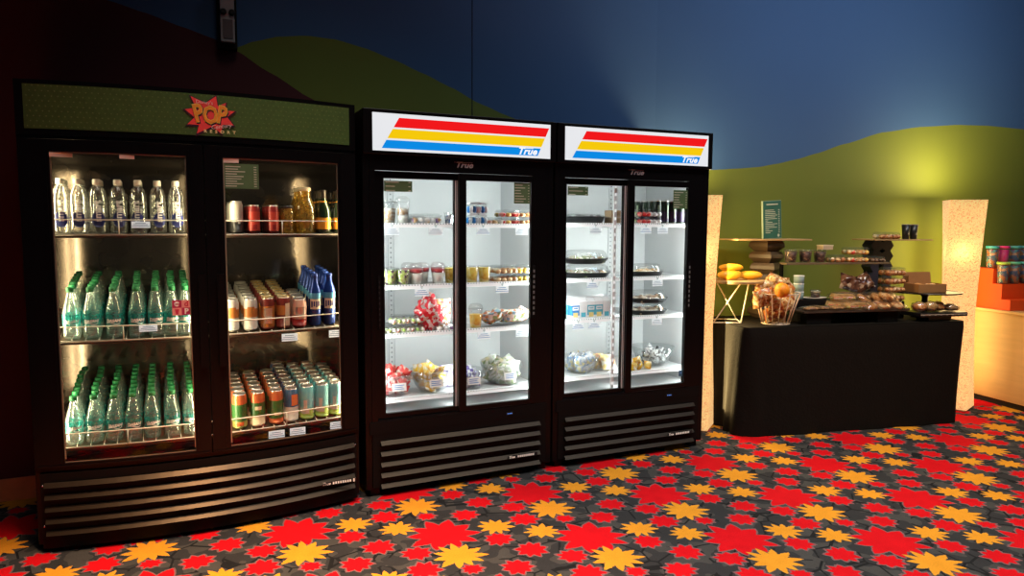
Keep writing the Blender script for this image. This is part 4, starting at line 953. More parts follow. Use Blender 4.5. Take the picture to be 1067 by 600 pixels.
put(k_bowl('glass_bowl', .142, .125, False), F3, .862, .235, zB[3], 'clear glass bowl full of silver packets, right cooler', 'bowl')
pile(F3, .862, .235, zB[3], .142, .125, M_psil, 28, 'snack_packet', 'silver and black snack packet in the glass bowl of the right cooler', 'silver packets', .068, .052, .024, -.01, 8)
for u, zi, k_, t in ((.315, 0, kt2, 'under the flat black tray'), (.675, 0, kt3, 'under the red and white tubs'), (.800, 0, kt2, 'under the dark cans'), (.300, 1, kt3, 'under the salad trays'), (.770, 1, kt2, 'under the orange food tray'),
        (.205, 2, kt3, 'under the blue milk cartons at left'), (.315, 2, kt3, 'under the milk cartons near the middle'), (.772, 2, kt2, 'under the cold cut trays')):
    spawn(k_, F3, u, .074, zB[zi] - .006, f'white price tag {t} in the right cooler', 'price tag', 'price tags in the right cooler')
# ------------------------------------------------------------------ buffet table under black cloth
def cloth():
    W, D, top = 1.79, .60, .752
    def loop(r):
        per = []
        def arc(cx, cy, a0): return [(cx + r * cos(a0 + k * pi / 16), cy + r * sin(a0 + k * pi / 16), cos(a0 + k * pi / 16), sin(a0 + k * pi / 16)) for k in range(9)]
        def line(x0, y0, x1, y1, nx, ny, n): return [(x0 + (x1 - x0) * k / n, y0 + (y1 - y0) * k / n, nx, ny) for k in range(1, n)]
        per += arc(r, r, pi); per += line(r, 0, W - r, 0, 0, -1, 48); per += arc(W - r, r, 1.5 * pi); per += line(W, r, W, D - r, 1, 0, 22)
        per += arc(W - r, D - r, 0); per += line(W - r, D, r, D, 0, 1, 30); per += arc(r, D - r, .5 * pi); per += line(0, D - r, 0, r, -1, 0, 22)
        return per
    per, per2 = loop(.045), loop(.15)
    n = len(per); q = MB(); v = []; f = []; R = 16
    for j in range(R + 1):
        t = j / R; z = top - .004 * (j == 0) - t * (top - .004)
        for i, (pa, pb) in enumerate(zip(per, per2)):
            x, y, nx, ny = [pa[c_] + (pb[c_] - pa[c_]) * t ** .7 for c_ in range(4)]; s = i / n
            corner = max(0, 1 - abs(((x - W / 2) ** 2) ** .5 - W / 2) / .22) * max(0, 1 - abs(abs(y - D / 2) - D / 2) / .22)
            fold = .018 * sin(i * .42 + 1.2 * sin(i * .13)) + .012 * noise.noise(Vector((i * .21, t * 2.2, 3)))
            side = 1.5 if abs(nx) > .5 else .55
            off = t ** 1.1 * (.004 + side * fold * .8 + corner * .010 * sin(i * 1.1)) + .004
            if j == 0: off = -.004
            v.append((x + nx * off, y + ny * off, max(.001, z)))
    for j in range(R):
        for i in range(n): f.append((j * n + i, (j + 1) * n + i, (j + 1) * n + (i + 1) % n, j * n + (i + 1) % n))
    q.add(v, f, 0, True)
    q.add([v[i][:2] + (top - .001,) for i in range(n)], [tuple(range(n))], 0)
    return q
M_cloth = mat('black_cloth', (.0060, .0046, .0034), .85, var=.3, scale=18, spec=.15, bump=.25, bscale=60)
o = obj('tablecloth', cloth(), None, FT.w(0, 0, 0), FT.a, M_cloth); tag(o, 'black cloth draped to the floor over the buffet table', 'tablecloth')
Z0 = .7525
# wire side stand with round wooden top
M_wirew = mat('white_wire', (.75, .68, .55), .4); M_wood = mat('pale_wood', (.42, .27, .12), .5, var=.35, scale=14)
st = empty('plant_stand', FT.w(.100, .30, Z0), FT.a); tag(st, 'white wire stand with round wooden top at the left end of the buffet', 'stand')
q = MB(); r = .0045
bs = [(-.195, -.05), (-.02, -.11), (.055, .07), (-.145, .12)]
tp = [(.015, -.04), (.055, -.07), (-.125, .05), (-.165, .06)]
q.tube([(x, y, r) for x, y in bs], r, 6, 0, True)
for i in range(4): q.tube([(bs[i][0], bs[i][1], r), (tp[i][0], tp[i][1], .279)], r, 6)
q.tube([(tp[0][0], tp[0][1], .276), (tp[1][0], tp[1][1], .276), (tp[2][0], tp[2][1], .276), (tp[3][0], tp[3][1], .276)], r, 6, 0, True)
obj('wire_frame', q, st, mats=M_wirew)
q = MB().lathe([(.185, .278), (.192, .281), (.192, .295), (.187, .298)], 36, 0); obj('round_top', q, st, mats=M_wood)
M_fruit = mat('fruit_yellow', (.85, .42, .02), .45, var=.2, scale=25)
for (u, d, z, rx, ry, rz_, a, t) in ((.030, .27, 1.086, .098, .050, .034, .1, 'lower left'), (.190, .28, 1.082, .092, .045, .030, -.2, 'right'), (.045, .285, 1.138, .095, .050, .026, .05, 'upper')):
    q = MB(); q.ball((0, 0, 0), (rx, ry, rz_), 0, 16, 10, .12, 6, int(u * 100)); q.lathe([(.006, rz_ * .2), (.004, rz_ * .2 + .004)], 6, 0)
    o = obj('yellow_fruit', q, None, FT.w(u, d, z), FT.a + a, M_fruit); tag(o, f'{t} long yellow fruit lying on the round wooden stand', 'fruit', 'yellow fruit on the wire stand')
# riser towers
M_twr1 = mat('tower_brown', (.060, .037, .021), .45, var=.3, scale=10); M_twr2 = mat('tower_navy', (.012, .013, .035), .5, var=.2)
tw = empty('riser_tower', FT.w(.428, .45, Z0), FT.a); tag(tw, 'brown stacked riser tower carrying the green menu sign', 'riser')
q = MB()
for k in range(7):
    h = .0815; z = k * h; q.T = Matrix.Rotation(-.22 * k, 4, 'Z')
    q.lathe([(.084, z), (.126, z + h * .45), (.122, z + h * .75), (.104, z + h * .995)], 4, 0, True, True, False, ang=pi / 4)
obj('stacked_blocks', q, tw, mats=M_twr1)
q = MB(); q.box(-.315, .285, -.13, .13, .571, .582, 0, .002); obj('top_board', q, tw, mats=M_wood)
q = MB(); q.T = Matrix.Rotation(-.06, 4, 'Y') @ Matrix.Rotation(.10, 4, 'Z')
q.box(-.081, .081, -.012, .004, 0, .275, 0); q.box(-.079, .079, -.0135, -.012, .003, .272, 1); q.text('GRAB & GO', .017, 0, .250, -.0142, 2) if False else q.box(-.05, .05, -.0145, -.0136, .244, .252, 2)
rnd = random.Random(5)
for i in range(14): q.box(-.062, -.062 + .02 + .09 * rnd.random(), -.0145, -.0136, .205 - i * .0125, .209 - i * .0125, 2); q.box(.052, .064, -.0145, -.0136, .205 - i * .0125, .209 - i * .0125, 2)
q.lathe([(.012, .012), (.012, .032)], 10, 2) if False else q.prism([(.052 + .009 * cos(k * pi / 6), .022 + .011 * sin(k * pi / 6)) for k in range(12)], -.0145, -.0136, 2)
o = obj('menu_sign', q, None, FT.w(.445, .42, Z0 + .5835), FT.a, [mat('acrylic_edge', (.40, .50, .40), .2), mat('menu_green', (.035, .13, .10), .35, var=.2, scale=6), M_ptext]); tag(o, 'upright green menu sign standing on the brown riser tower', 'sign')
tw2 = empty('riser_tower', FT.w(1.448, .525, Z0), FT.a); tag(tw2, 'dark navy zigzag riser tower near the glowing lamp', 'riser')
q = MB()
for k in range(7):
    h = .0815; z = k * h; w_ = .205
    P = [(-.5, .5), (-.36, 0), (-.14, 0), (0, .2), (.14, 0), (.36, 0), (.5, .5), (.36, 1), (.14, 1), (0, .8), (-.14, 1), (-.36, 1)]
    q.prism([(x * w_, z + zz * h) for x, zz in P], -.05, .05, 0)
obj('stacked_blocks', q, tw2, mats=M_twr2)
q = MB(); q.box(-.19, .33, -.19, .06, .571, .580, 0, .002); obj('top_board', q, tw2, mats=M_wood)
q = MB(); q.box(.475, 1.345, .27, .355, 1.152, 1.166, 0, .002); q.box(.475, .490, .325, .35, Z0, 1.152, 1); q.box(1.315, 1.335, .325, .35, Z0, 1.152, 1)
o = obj('display_shelf', q, None, FT.w(0, 0, 0), FT.a, [mat('dark_shelf', (.16, .11, .06), .5, var=.3), M_blackm]); tag(o, 'long narrow shelf spanning between the two riser towers', 'shelf')
# warm-lit food kits
M_choc = mottle('chocolate', [(.05, .018, .012), (.10, .035, .02), (.03, .012, .01), (.25, .16, .10)], 55); M_bread = mottle('bread', [(.62, .38, .16), (.75, .52, .26), (.50, .28, .10)], 40)
M_donut = mottle('donut', [(.60, .26, .08), (.72, .38, .14), (.48, .18, .05), (.80, .55, .30)], 45); M_prez = mottle('pretzels', [(.45, .16, .05), (.62, .30, .12), (.25, .08, .03), (.72, .48, .28)], 60)
M_cook = mottle('cookie', [(.55, .30, .12), (.48, .24, .09), (.22, .10, .05)], 60); M_kraft = mat('kraft', (.40, .18, .06), .7, var=.15)
P_warm = clear('bag_film', (.93, .90, .85), edge=.45, base=.07, body=.06, bodycol=(.85, .7, .5), rough=.12)
ZS = 1.1665
kcc = k_cup('dessert_cup', .088, .036, .046, [(.03, .9, M_choc)], P_cup)
for i, u in enumerate((.535, .655, .775)): spawn(kcc, FT, u, .312, ZS, f'{["left", "middle", "right"][i]} clear cup of chocolate dessert on the narrow shelf', 'cup', 'chocolate dessert cups')
q = MB(); q.box(-.042, .042, -.035, .035, 0, .026, 0, .002); q.box(-.044, .044, -.037, .037, .026, .034, 1, .001)
o = obj('cake_box', q, None, FT.w(.815, .312, ZS + .0925), FT.a, [mat('pale_box', (.55, .42, .28), .6), M_cream]); tag(o, 'small pale cake box resting on the right dessert cup', 'box')
spawn(k_tub('sandwich_box', .105, .07, .046, [M_sandw, M_bread]), FT, .905, .31, ZS, 'clear sandwich box beside the dessert cups on the narrow shelf', 'sandwich box')
kbw = k_tub('salad_box', .180, .075, .044, [M_orfood, M_cheese])
for z_, t in ((0, 'lower'), (.056, 'upper')): spawn(kbw, FT, 1.070, .31, ZS + z_, f'{t} clear box of orange food stacked on the narrow shelf', 'food box', 'orange food boxes')
spawn(k_tub('snack_box', .115, .075, .032, [M_choc, M_cream, M_prez]), FT, 1.245, .312, ZS, 'low clear box of dark sweets at the right end of the shelf', 'snack box')
spawn(k_tub('snack_box', .165, .10, .044, [M_prez, M_choc, M_cream]), FT, 1.420, .41, Z0 + .5815, 'clear box of brown sweets on top of the navy tower', 'snack box')
kbk = ('black_cup', MB().lathe([(.022, 0), (.024, .002), (.031, .108), (.028, .108), (.022, .01)], 18, 0).text('*', .05, .002, .03, 0, 1, wrap=.0285).mesh('black_cup', [M_canblk, M_cream]), [('rim', MB().lathe([(.0305, .106), (.0325, .108), (.0325, .112), (.030, .112)], 18, 0, False, False).mesh('rim', M_greyp))])
for i, u in enumerate((1.594, 1.664)): spawn(kbk, FT, u, .41, Z0 + .5815, f'{["left", "right"][i]} tall black cup on top of the navy tower', 'cup', 'black cups')
# basket with bags
bk = empty('wire_basket', FT.w(.320, .145, Z0), FT.a); tag(bk, 'tapered white wire basket at the front left of the buffet', 'basket')
q = MB(); q.tube([(.092 * cos(k * pi / 12), .092 * sin(k * pi / 12), .004) for k in range(24)], .004, 6, 0, True); q.tube([(.155 * cos(k * pi / 12), .155 * sin(k * pi / 12), .215) for k in range(24)], .004, 6, 0, True)
for k in range(16): a = k * pi / 8; q.tube([(.092 * cos(a), .092 * sin(a), .004), (.118 * cos(a), .118 * sin(a), .10), (.155 * cos(a), .155 * sin(a), .215)], .0032, 6)
for k in range(4): a = k * pi / 4; q.tube([(.09 * cos(a), .09 * sin(a), .004), (-.09 * cos(a), -.09 * sin(a), .004)], .003, 6)
obj('wire_frame', q, bk, mats=mat('basket_wire', (.72, .55, .42), .35, .2))
M_pop = mottle('popcorn_bag', [(.52, .30, .11), (.66, .44, .20), (.36, .14, .04), (.74, .58, .34), (.50, .17, .05)], 70, .2); M_pop2 = mottle('cracker_bag', [(.62, .22, .06), (.75, .40, .12), (.40, .10, .04), (.80, .60, .36)], 45, .2)
rnd = random.Random(3)
bags = [(-.03, -.01, .02, .11, 1), (.035, .02, .02, .10, 1), (.0, -.03, .08, .11, 1), (-.115, -.01, .13, .14, 0), (.0, .05, .18, .17, 0), (.085, .0, .14, .14, 1), (.05, .04, .20, .13, 0), (-.06, .05, .18, .13, 0), (.07, -.05, .11, .11, 0), (-.055, -.045, .10, .10, 0)]
for i, (x, y, z, s_, m_) in enumerate(bags):
    q = MB(); q.T = Matrix.Rotation(rnd.uniform(-.5, .5), 4, 'Y') @ Matrix.Rotation(rnd.uniform(-.4, .4), 4, 'X'); q.pillow(s_, s_, s_ * .55, 0, 10, .45, i + 20, -.01)
    c, s = cos(FT.a), sin(FT.a)
    o = obj('snack_bag', q, None, FT.w(.320 + x, .145 + y, Z0 + z), FT.a + rnd.uniform(-.6, .6), M_pop if m_ == 0 else M_pop2); tag(o, 'clear bag of golden snacks stuffed in the wire basket', 'snack bag', 'snack bags in the wire basket')
q = MB(); q.ball((0, 0, 0), .050, 0, 20, 14, .05, 9, 3); q.lathe([(.006, .047), (.004, .053)], 8, 0)
o = obj('orange', q, None, FT.w(.268, .008, Z0 + .246), FT.a, mat('orange_peel', (.90, .30, .01), .45, var=.12, scale=60, bump=.3)); tag(o, 'round bright orange at the front of the wire basket', 'orange')
# back risers
q = MB(); q.box(.535, .84, .22, .315, Z0, .905, 0, .003); o = obj('riser_box', q, None, FT.w(0, 0, 0), FT.a, M_blackm); tag(o, 'small black riser box right of the wire basket', 'riser')
q = MB(); q.box(.88, 1.44, .215, .315, Z0, .880, 0, .003); o = obj('riser_box', q, None, FT.w(0, 0, 0), FT.a, M_blackm); tag(o, 'wide black riser box under the pretzel tubs', 'riser')
spawn(('serving_plate', MB().lathe([(.03, 0), (.04, .003), (.046, .012), (.044, .012), (.03, .005)], 24, 0, sx=2.4).mesh('serving_plate', mat('plate_white', (.55, .52, .45), .4)), []), FT, .705, .268, .906, 'white oval plate on the small black riser box', 'plate')
spawn(k_cup('dessert_cup', .055, .030, .036, [(.03, .6, M_choc), (.6, .95, M_cream)], P_cup), FT, .715, .262, .9125, 'small clear cup of chocolate and cream on the white plate', 'cup')
kbt = ('yogurt_tub', MB().lathe([(.030, 0), (.034, .002), (.036, .052), (.034, .054)], 18, 0).mesh('yogurt_tub', mat('tub_blue', (.30, .42, .45), .45)), [('lid', MB().lathe([(.0375, .05), (.0375, .056)], 18, 0).mesh('lid', M_mw))])
for z_, t in ((0, 'lower'), (.0575, 'middle'), (.115, 'upper')): spawn(kbt, FT, .575, .262, .906 + z_, f'{t} pale blue tub stacked behind the wire basket', 'tub', 'pale blue tubs')
kpz = k_tub('pretzel_tub', .160, .09, .050, [M_prez])
for i in range(4): spawn(kpz, FT, 1.358, .265, .881 + .0625 * i, f'{["bottom", "second", "third", "top"][i]} clear tub of pretzels in the stack before the navy tower', 'tub', 'pretzel tubs')
kct = k_tub('snack_box', .150, .09, .060, [M_prez, M_donut, M_choc])
for i, u in enumerate((.975, 1.135)): spawn(kct, FT, u, .265, .881, f'{["left", "right"][i]} clear snack box on the wide black riser', 'snack box', 'snack boxes on the wide riser')
for i, (u, s_) in enumerate(((1.00, 5), (1.15, 6))):
    q = MB(); q.T = Matrix.Rotation(-.35, 4, 'X') @ Matrix.Rotation(.3 - .7 * i, 4, 'Y'); q.pillow(.17, .125, .07, 0, 12, .4, s_)
    o = obj('sweets_bag', q, None, FT.w(u, .262, .958), FT.a, mottle('choc_bag%d' % i, [(.08, .03, .02), (.16, .07, .04), (.05, .02, .015), (.40, .28, .20), (.12, .05, .03)], 34, .15)); tag(o, f'{["left", "right"][i]} dark brown bag of sweets on top of the snack boxes', 'bag', 'dark sweets bags')
# front tray
q = MB(); q.box(.465, 1.32, .03, .20, .832, .846, 0, .003); q.box(.465, 1.32, .030, .036, .846, .852, 0); q.box(.505, .70, .06, .18, Z0, .832, 1, .003); q.box(1.08, 1.25, .06, .18, Z0, .832, 1, .003)
o = obj('serving_tray', q, None, FT.w(0, 0, 0), FT.a, [mat('tray_brown', (.055, .038, .028), .35), M_blackm]); tag(o, 'long dark serving tray on two feet along the front of the buffet', 'tray')
ZT = .8472
def flat(name, w_, d_, h_, m, seed): return (name, MB().ball((0, 0, h_ * .5), (w_ / 2, d_ / 2, h_ * .5), 0, 20, 12, .14, 7, seed, h_ * .46).mesh(name, m), [])
for i, (u, d, z_, w_, rot, t) in enumerate(((.560, .085, .0, .145, .3, 'leftmost'), (.635, .10, .0, .14, -.2, 'second'), (.760, .085, .0, .155, .35, 'third'))):
    o = obj('wrapped_cookie', flat('wrapped_cookie', w_, .09, .026, M_cook, i)[1], None, FT.w(u, d, ZT), FT.a + rot); tag(o, f'{t} flat wrapped cookie from left on the long tray', 'cookie', 'wrapped cookies'); obj('wrapper', MB().pillow(w_ * 1.15, .10, .03, 0, 8, .2, i, -.05).mesh('wrapper', P_warm), o, (0, 0, .016), rot=(pi / 2, 0, 0))
def sandwich(u, d, z, a, lab, w_=.165):
    q = MB()
    for k, (m_, h0, h1, g) in enumerate(((0, 0, .016, 0), (1, .016, .022, .006), (2, .022, .028, .003), (0, .028, .046, 0))):
        q.prism([(-w_ / 2 - g, h0), (w_ / 2 + g, h0), (w_ / 2 + g - .01, h1), (-w_ / 2 - g + .01, h1)], -.04 - g, .04 + g, m_)
    o = obj('wrapped_sandwich', q, None, FT.w(u, d, z), FT.a + a, [M_bread, M_salad, M_cheese]); tag(o, lab, 'sandwich', 'wrapped sandwiches'); obj('wrapper', MB().pillow(w_ * 1.2, .13, .062, 0, 8, .25, 3, -.065).mesh('wrapper', P_warm), o, (0, 0, .030), rot=(pi / 2, 0, 0))
sandwich(.905, .085, ZT, .1, 'wrapped bread sandwich lying at the middle of the long tray'); sandwich(.825, .150, ZT + .003, -.5, 'wrapped sandwich behind the cookies, pale filling showing'); sandwich(.850, .145, ZT + .056, -.35, 'wrapped sandwich topmost of its stack on the long tray', .15)
def donut(u, d, z, R, lab, tilt=0., a=0., m=None, seed=0):
    q = MB(); v = []; f = []; n, k_ = 22, 10
    for i in range(n):
        for j in range(k_):
            t, p_ = 2 * pi * i / n, 2 * pi * j / k_; rr = R * .42 * (1 + .18 * noise.noise(Vector((i * .6, j * .5, seed))))
            v.append(((R * .62 + rr * cos(p_)) * cos(t), (R * .62 + rr * cos(p_)) * sin(t), rr * sin(p_) * .9))
    for i in range(n):
        for j in range(k_): f.append((i * k_ + j, ((i + 1) % n) * k_ + j, ((i + 1) % n) * k_ + (j + 1) % k_, i * k_ + (j + 1) % k_))
    q.add(v, f, 0, True)
    o = obj('donut', q, None, FT.w(u, d, z + R * .38), FT.a + a, m or M_donut, rot=(tilt, 0, FT.a + a)); tag(o, lab, 'donut', 'donuts on the long tray')
    obj('wrapper', MB().pillow(R * 2.4, R * 2.4, R * 1.0, 0, 8, .3, seed, -R * 1.2).mesh('wrapper', P_warm), o, rot=(pi / 2, 0, 0))
for i, (u, d, z_, R, t, w_) in enumerate(((1.010, .08, .0, .058, .2, 'front row, first'), (1.120, .08, .0, .060, .15, 'front row, second'), (1.235, .085, .0, .062, .2, 'front row, third'), (1.035, .150, .030, .060, .7, 'back row, first'), (1.150, .150, .032, .060, .8, 'back row, second'), (1.262, .150, .030, .062, .7, 'back row, third'), (1.17, .10, .055, .055, .5, 'topmost'))):
    donut(u, d, ZT + z_, R, f'wrapped golden donut on the long tray, {w_}', t, .3 * i, None, i)
# cake stand with kraft box
q = MB(); q.lathe([(.085, 0), (.088, .006), (.045, .016), (.024, .04), (.022, .15), (.040, .180), (.238, .184), (.245, .187), (.245, .196), (.238, .196), (.232, .191)], 40, 0)
o = obj('cake_stand', q, None, FT.w(1.655, .255, Z0), FT.a, mat('stand_black', (.010, .009, .009), .25)); tag(o, 'round black cake stand on a stem carrying a kraft box', 'cake stand')
kb_ = empty('kraft_box', FT.w(1.630, .235, Z0 + .1915), FT.a - .03); tag(kb_, 'brown kraft box with raised lid on the black cake stand', 'box')
q = MB(); a, b, h = .120, .075, .062
q.box(-a, a, -b, -b + .004, 0, h); q.box(-a, a, b - .004, b, 0, h); q.box(-a, -a + .004, -b, b, 0, h); q.box(a - .004, a, -b, b, 0, h); q.box(-a, a, -b, b, 0, .004)
obj('box_body', q, kb_, mats=M_kraft)
q = MB(); q.T = Matrix.Translation((0, b, h)) @ Matrix.Rotation(-.18, 4, 'X'); q.box(-a, a, 0, .004, 0, .082); q.prism([(-a, 0), (-a + .004, 0), (-a + .004, .05)], -.05, 0, 0); q.box(-a + .02, a - .02, -.001, 0, .03, .032)
obj('raised_lid', q, kb_, mats=mat('kraft_dark', (.32, .14, .045), .7))
obj('contents', MB().ball((-.05, 0, .036), (.05, .055, .028), 0, 12, 8, .3, 8, 1).ball((.05, 0, .036), (.055, .055, .026), 0, 12, 8, .3, 8, 2), kb_, mats=M_donut)
# low tray with muffins
q = MB(); q.box(1.395, 1.80, .01, .20, .785, .815, 0, .004); q.box(1.50, 1.70, .05, .16, Z0, .785, 0, .002); q.box(1.395, 1.80, .008, .010, .800, .806, 1)
for k in range(8): q.box(1.41 + k * .05, 1.425 + k * .05, .0065, .008, .797, .803, 1)
o = obj('low_stand', q, None, FT.w(0, 0, 0), FT.a, [mat('low_black', (.010, .009, .009), .3), mat('speck', (.35, .30, .24), .5)]); tag(o, 'low black stand holding pastries below the cake stand', 'stand')
def bun(u, d, z, rx, rz_, lab, m, seed):
    q = MB(); q.ball((0, 0, rz_), (rx, rx * .85, rz_), 0, 18, 12, .15, 7, seed, rz_ * .92)
    o = obj('pastry', q, None, FT.w(u, d, z), FT.a, m); tag(o, lab, 'pastry', 'pastries on the low stand'); obj('wrapper', MB().ball((0, 0, rz_ * 1.02), (rx * 1.12, rx * .95, rz_ * 1.12), 0, 16, 10, .3, 9, seed + 5, rz_ * .99).mesh('wrapper', P_warm), o)
bun(1.455, .09, .8162, .052, .034, 'leftmost golden pastry on the low black stand', M_donut, 1); bun(1.540, .08, .8162, .050, .036, 'second golden pastry from left on the low black stand', M_bread, 2); bun(1.622, .10, .8162, .048, .034, 'third golden pastry from left on the low black stand', M_donut, 3)
bun(1.722, .09, .8162, .056, .026, 'flat round bun at the right end of the low black stand', mottle('bun', [(.42, .26, .14), (.50, .33, .18), (.36, .20, .10)], 30), 4)

# ------------------------------------------------------------------ glowing paper lamps
def lamp_material():
    m, nt, out = _nt('lamp_paper'); N, L = nt.nodes, nt.links
    tc = N.new('ShaderNodeTexCoord'); mp = N.new('ShaderNodeMapping'); L.new(tc.outputs['Object'], mp.inputs['Vector'])
    nz = N.new('ShaderNodeTexNoise'); nz.inputs['Scale'].default_value = 34; nz.inputs['Distortion'].default_value = 2.2; nz.inputs['Detail'].default_value = 2
    L.new(mp.outputs[0], nz.inputs['Vector'])
    cr = N.new('ShaderNodeValToRGB'); e = cr.color_ramp.elements
    e[0].position = .42; e[0].color = (1., .70, .34, 1); e[1].position = .60; e[1].color = (1., .72, .36, 1)
    x = e.new(.50); x.color = (.52, .28, .10, 1); y = e.new(.455); y.color = (1., .71, .35, 1); z = e.new(.545); z.color = (1., .71, .35, 1)
    L.new(nz.outputs['Fac'], cr.inputs[0])
    em = N.new('ShaderNodeEmission'); em.inputs[1].default_value = .50; L.new(cr.outputs[0], em.inputs[0])
    tl = N.new('ShaderNodeBsdfTranslucent'); L.new(cr.outputs[0], tl.inputs[0])
    ad = N.new('ShaderNodeAddShader'); L.new(em.outputs[0], ad.inputs[0]); L.new(tl.outputs[0], ad.inputs[1]); L.new(ad.outputs[0], out.inputs[0])
    return m
M_lamp = lamp_material()
def paper_lamp(x, y, yaw, label, LAMP_E):
    o = empty('floor_lamp', (x, y, 0), yaw); tag(o, label, 'floor lamp', 'paper floor lamps')
    q = MB(); v = []; f = []; R, ns = 28, 5; n = 4 * ns; Hh = 1.635
    for j in range(R + 1):
        t = j / R; z = .012 + t * (Hh - .012); tw_ = .24 * (2 * t - 1) * (1 if t > .5 else .9)
        s = .114 + .010 * (2 * t - 1) ** 2
        for k in range(4):
            for i in range(ns):
                a = -1 + 2 * i / ns; c = [(a, -1), (1, a), (-a, 1), (-1, -a)][k]
                px, py = c[0] * s, c[1] * s; v.append((px * cos(tw_) - py * sin(tw_), px * sin(tw_) + py * cos(tw_), z))
    for j in range(R):
        for i in range(n): f.append((j * n + i, j * n + (i + 1) % n, (j + 1) * n + (i + 1) % n, (j + 1) * n + i))
    q.add(v, f, 0, False); obj('paper_shade', q, o, mats=M_lamp)
    q = MB(); q.box(-.11, .11, -.11, .11, 0, .012, 0, .003); ba = obj('base', q, o, mats=mat('lamp_base', (.5, .45, .38), .5)); ba.rotation_euler.z = -.23
    q = MB(); q.T = Matrix.Translation((0, 0, 1.10)); q.lathe([(.012, -1.08), (.012, .02), (.018, .03), (.018, .06)], 10, 0); obj('stem', q, o, mats=M_blackm)
    q = MB(); q.ball((0, 0, 1.205), (.03, .03, .042), 0, 14, 10); obj('bulb', q, o, mats=emis('bulb', (1., .75, .35), 3.))
    la = bpy.data.lights.new('bulb_light', 'POINT'); la.energy = .55; la.color = (1., .70, .32); la.shadow_soft_size = .05
    lo = bpy.data.objects.new('bulb_light', la); COL.objects.link(lo); lo.parent = o; lo.location = (.0, -.055, 1.24)
    for k, e in enumerate((LAMP_E[0], LAMP_E[1], LAMP_E[2], LAMP_E[3])):
        la = bpy.data.lights.new('shade_light', 'AREA'); la.shape = 'RECTANGLE'; la.size = .25; la.size_y = 1.45; la.energy = e; la.color = (1., .72, .30)
        lo = bpy.data.objects.new('shade_light', la); COL.objects.link(lo); lo.parent = o
        a = k * pi / 2; lo.location = (sin(a) * .20, -cos(a) * .20, .86); lo.rotation_euler = (pi / 2, 0, a + pi)
    la = bpy.data.lights.new('top_light', 'AREA'); la.size = .24; la.energy = LAMP_E[4]; la.color = (1., .76, .40)
    lo = bpy.data.objects.new('top_light', la); COL.objects.link(lo); lo.parent = o; lo.location = (0, 0, 1.66); lo.rotation_euler = (pi, 0, 0)
    return o
paper_lamp(1.300, 4.97, -.25, 'glowing twisted paper floor lamp between the right cooler and the buffet', (3., 20., 2., 2., 9.))
paper_lamp(3.515, 5.56, -.56, 'glowing twisted paper floor lamp at the right end of the buffet', (3., 1.2, 8., 6., 18.))

# ------------------------------------------------------------------ service counter and stepped display
FC = Frame(3.853, 5.891, -1.314)
M_lam = mat('counter_wood', (.62, .38, .16), .45, var=.16, scale=3)
nt = M_lam.node_tree
for nd in nt.nodes:
    if nd.type == 'TEX_NOISE':
        mp = nt.nodes.new('ShaderNodeMapping'); mp.inputs['Scale'].default_value = (1.0, 1.0, 9.)
        src = nd.inputs['Vector'].links[0].from_socket; nt.links.new(src, mp.inputs['Vector']); nt.links.new(mp.outputs[0], nd.inputs['Vector'])
cn = empty('service_counter', FC.w(0, 0, 0), FC.a); tag(cn, 'pale wood service counter at the right edge, running towards the viewer', 'counter')
q = MB(); q.box(-.10, 1.9, 0, .70, .045, .745, 0, .003); obj('body', q, cn, mats=M_lam)
q = MB(); q.box(-.10, 1.9, -.012, .72, .745, .766, 0, .003); obj('worktop', q, cn, mats=mat('worktop_wood', (.66, .42, .18), .4))
q = MB(); q.box(-.08, 1.88, .012, .68, 0, .045, 0); obj('toe_kick', q, cn, mats=M_dark)
q = MB()
for a, b, t in ((-.09, .150, 1.092), (.150, .235, .972), (.235, .315, .852)): q.box(a, b, .012, .66, .768, t, 0)
o = obj('stepped_display', q, None, FC.w(0, 0, 0), FC.a, mat('orange_board', (.82, .075, .006), .5, var=.06)); tag(o, 'bright orange three-step display stand on the wood counter', 'display stand')
cupcols = [('teal', (.06, .38, .40)), ('pink', (.80, .03, .22)), ('turquoise', (.10, .45, .42)), ('aqua', (.08, .42, .48)), ('blue', (.06, .25, .40))]
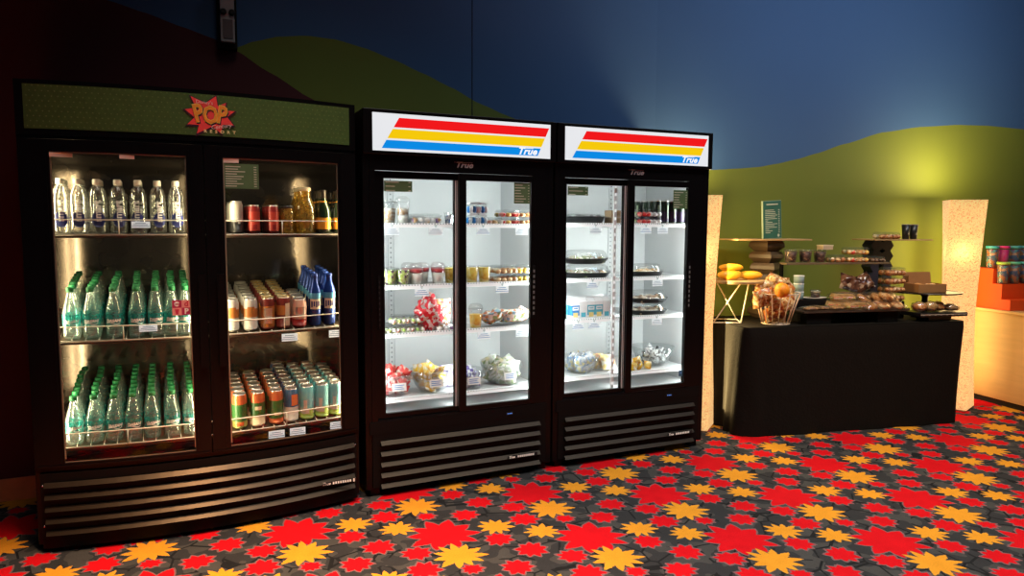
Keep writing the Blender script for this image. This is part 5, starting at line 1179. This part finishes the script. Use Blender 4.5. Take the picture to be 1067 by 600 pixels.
for r_, (u, z_, h_) in enumerate(((.085, 1.0925, .178), (.192, .9725, .172))):
    for i in range(5):
        d = (.062 if r_ == 0 else .062) + i * .112
        nm, cc = cupcols[i] if r_ == 0 else (('lime', (.40, .60, .08)), ('green', (.12, .50, .30)), ('teal', (.06, .42, .40)), ('aqua', (.1, .45, .5)), ('blue', (.06, .25, .4)))[i]
        fill = mottle('candy_%d%d' % (r_, i), [(.45, .16, .06), (.06, .12, .22), (.60, .30, .16), (.10, .30, .30), (.22, .10, .20)], 42) if not (r_ == 0 and i == 1) else mat('cup_pink', (.80, .02, .20), .4)
        b = MB().lathe([(.036, 0), (.038, .003), (.045, h_)], 18, 0, True, False); fi = MB().lathe([(.0345, .004), (.0425, h_ * .86)], 18, 0)
        li = MB().lathe([(.0455, h_ - .016), (.048, h_ - .014), (.048, h_ + .003), (.044, h_ + .004)], 18, 0)
        spawn(('tumbler', b.mesh('tumbler', P_cup), [('filling', fi.mesh('filling', fill)), ('lid', li.mesh('lid', mat('lid_' + nm + str(r_), cc, .4)))]), FC, u, d, z_, f'tumbler with {nm} lid, {ORD[i+1]} from the lamp, {"top" if r_ == 0 else "second"} orange step', 'tumbler', 'tumblers on the orange steps')

# ------------------------------------------------------------------ room lights
def area(x, y, z, sx_, sy_, e, col, rot=(0, 0, 0), spread=pi):
    la = bpy.data.lights.new('ceiling_or_fill_light', 'AREA'); la.shape = 'RECTANGLE'; la.size = sx_; la.size_y = sy_; la.energy = e; la.color = col; la.spread = spread
    lo = bpy.data.objects.new('ceiling_or_fill_light', la); COL.objects.link(lo); lo.location = (x, y, z); lo.rotation_euler = rot
    return lo
area(1.2, 1.9, 3.9, 4.5, 2.6, 112, (1., .94, .86), (0, 0, 0), 1.7)
wx, wy, wz = F1.w(.66, -1.42, 3.9)
area(wx, wy, wz, .36, .25, 46, (1., .55, .25), (0, 0, F1.a), .95)
area(2.5, 3.3, 3.9, 1.6, .6, 14, (1., .78, .5), (.42, 0, -.1), 1.1)  # added warm fill aimed at the buffet, no fixture of its own
area(3.2, 3.6, 3.9, 3.0, .6, 36, (.62, .78, 1.), (.95, 0, .35), 2.2)  # added cool wash that brightens the blue wall, not a real fixture

dups = {k: v for k, v in LABELS.items() if len(v) > 1 and not all(g for _, g in v)}
if dups: print('DUP LABELS', dups)
for k in LABELS:
    nw = len(k.split())
    if nw < 4 or nw > 16: print('LABEL LENGTH', nw, k)
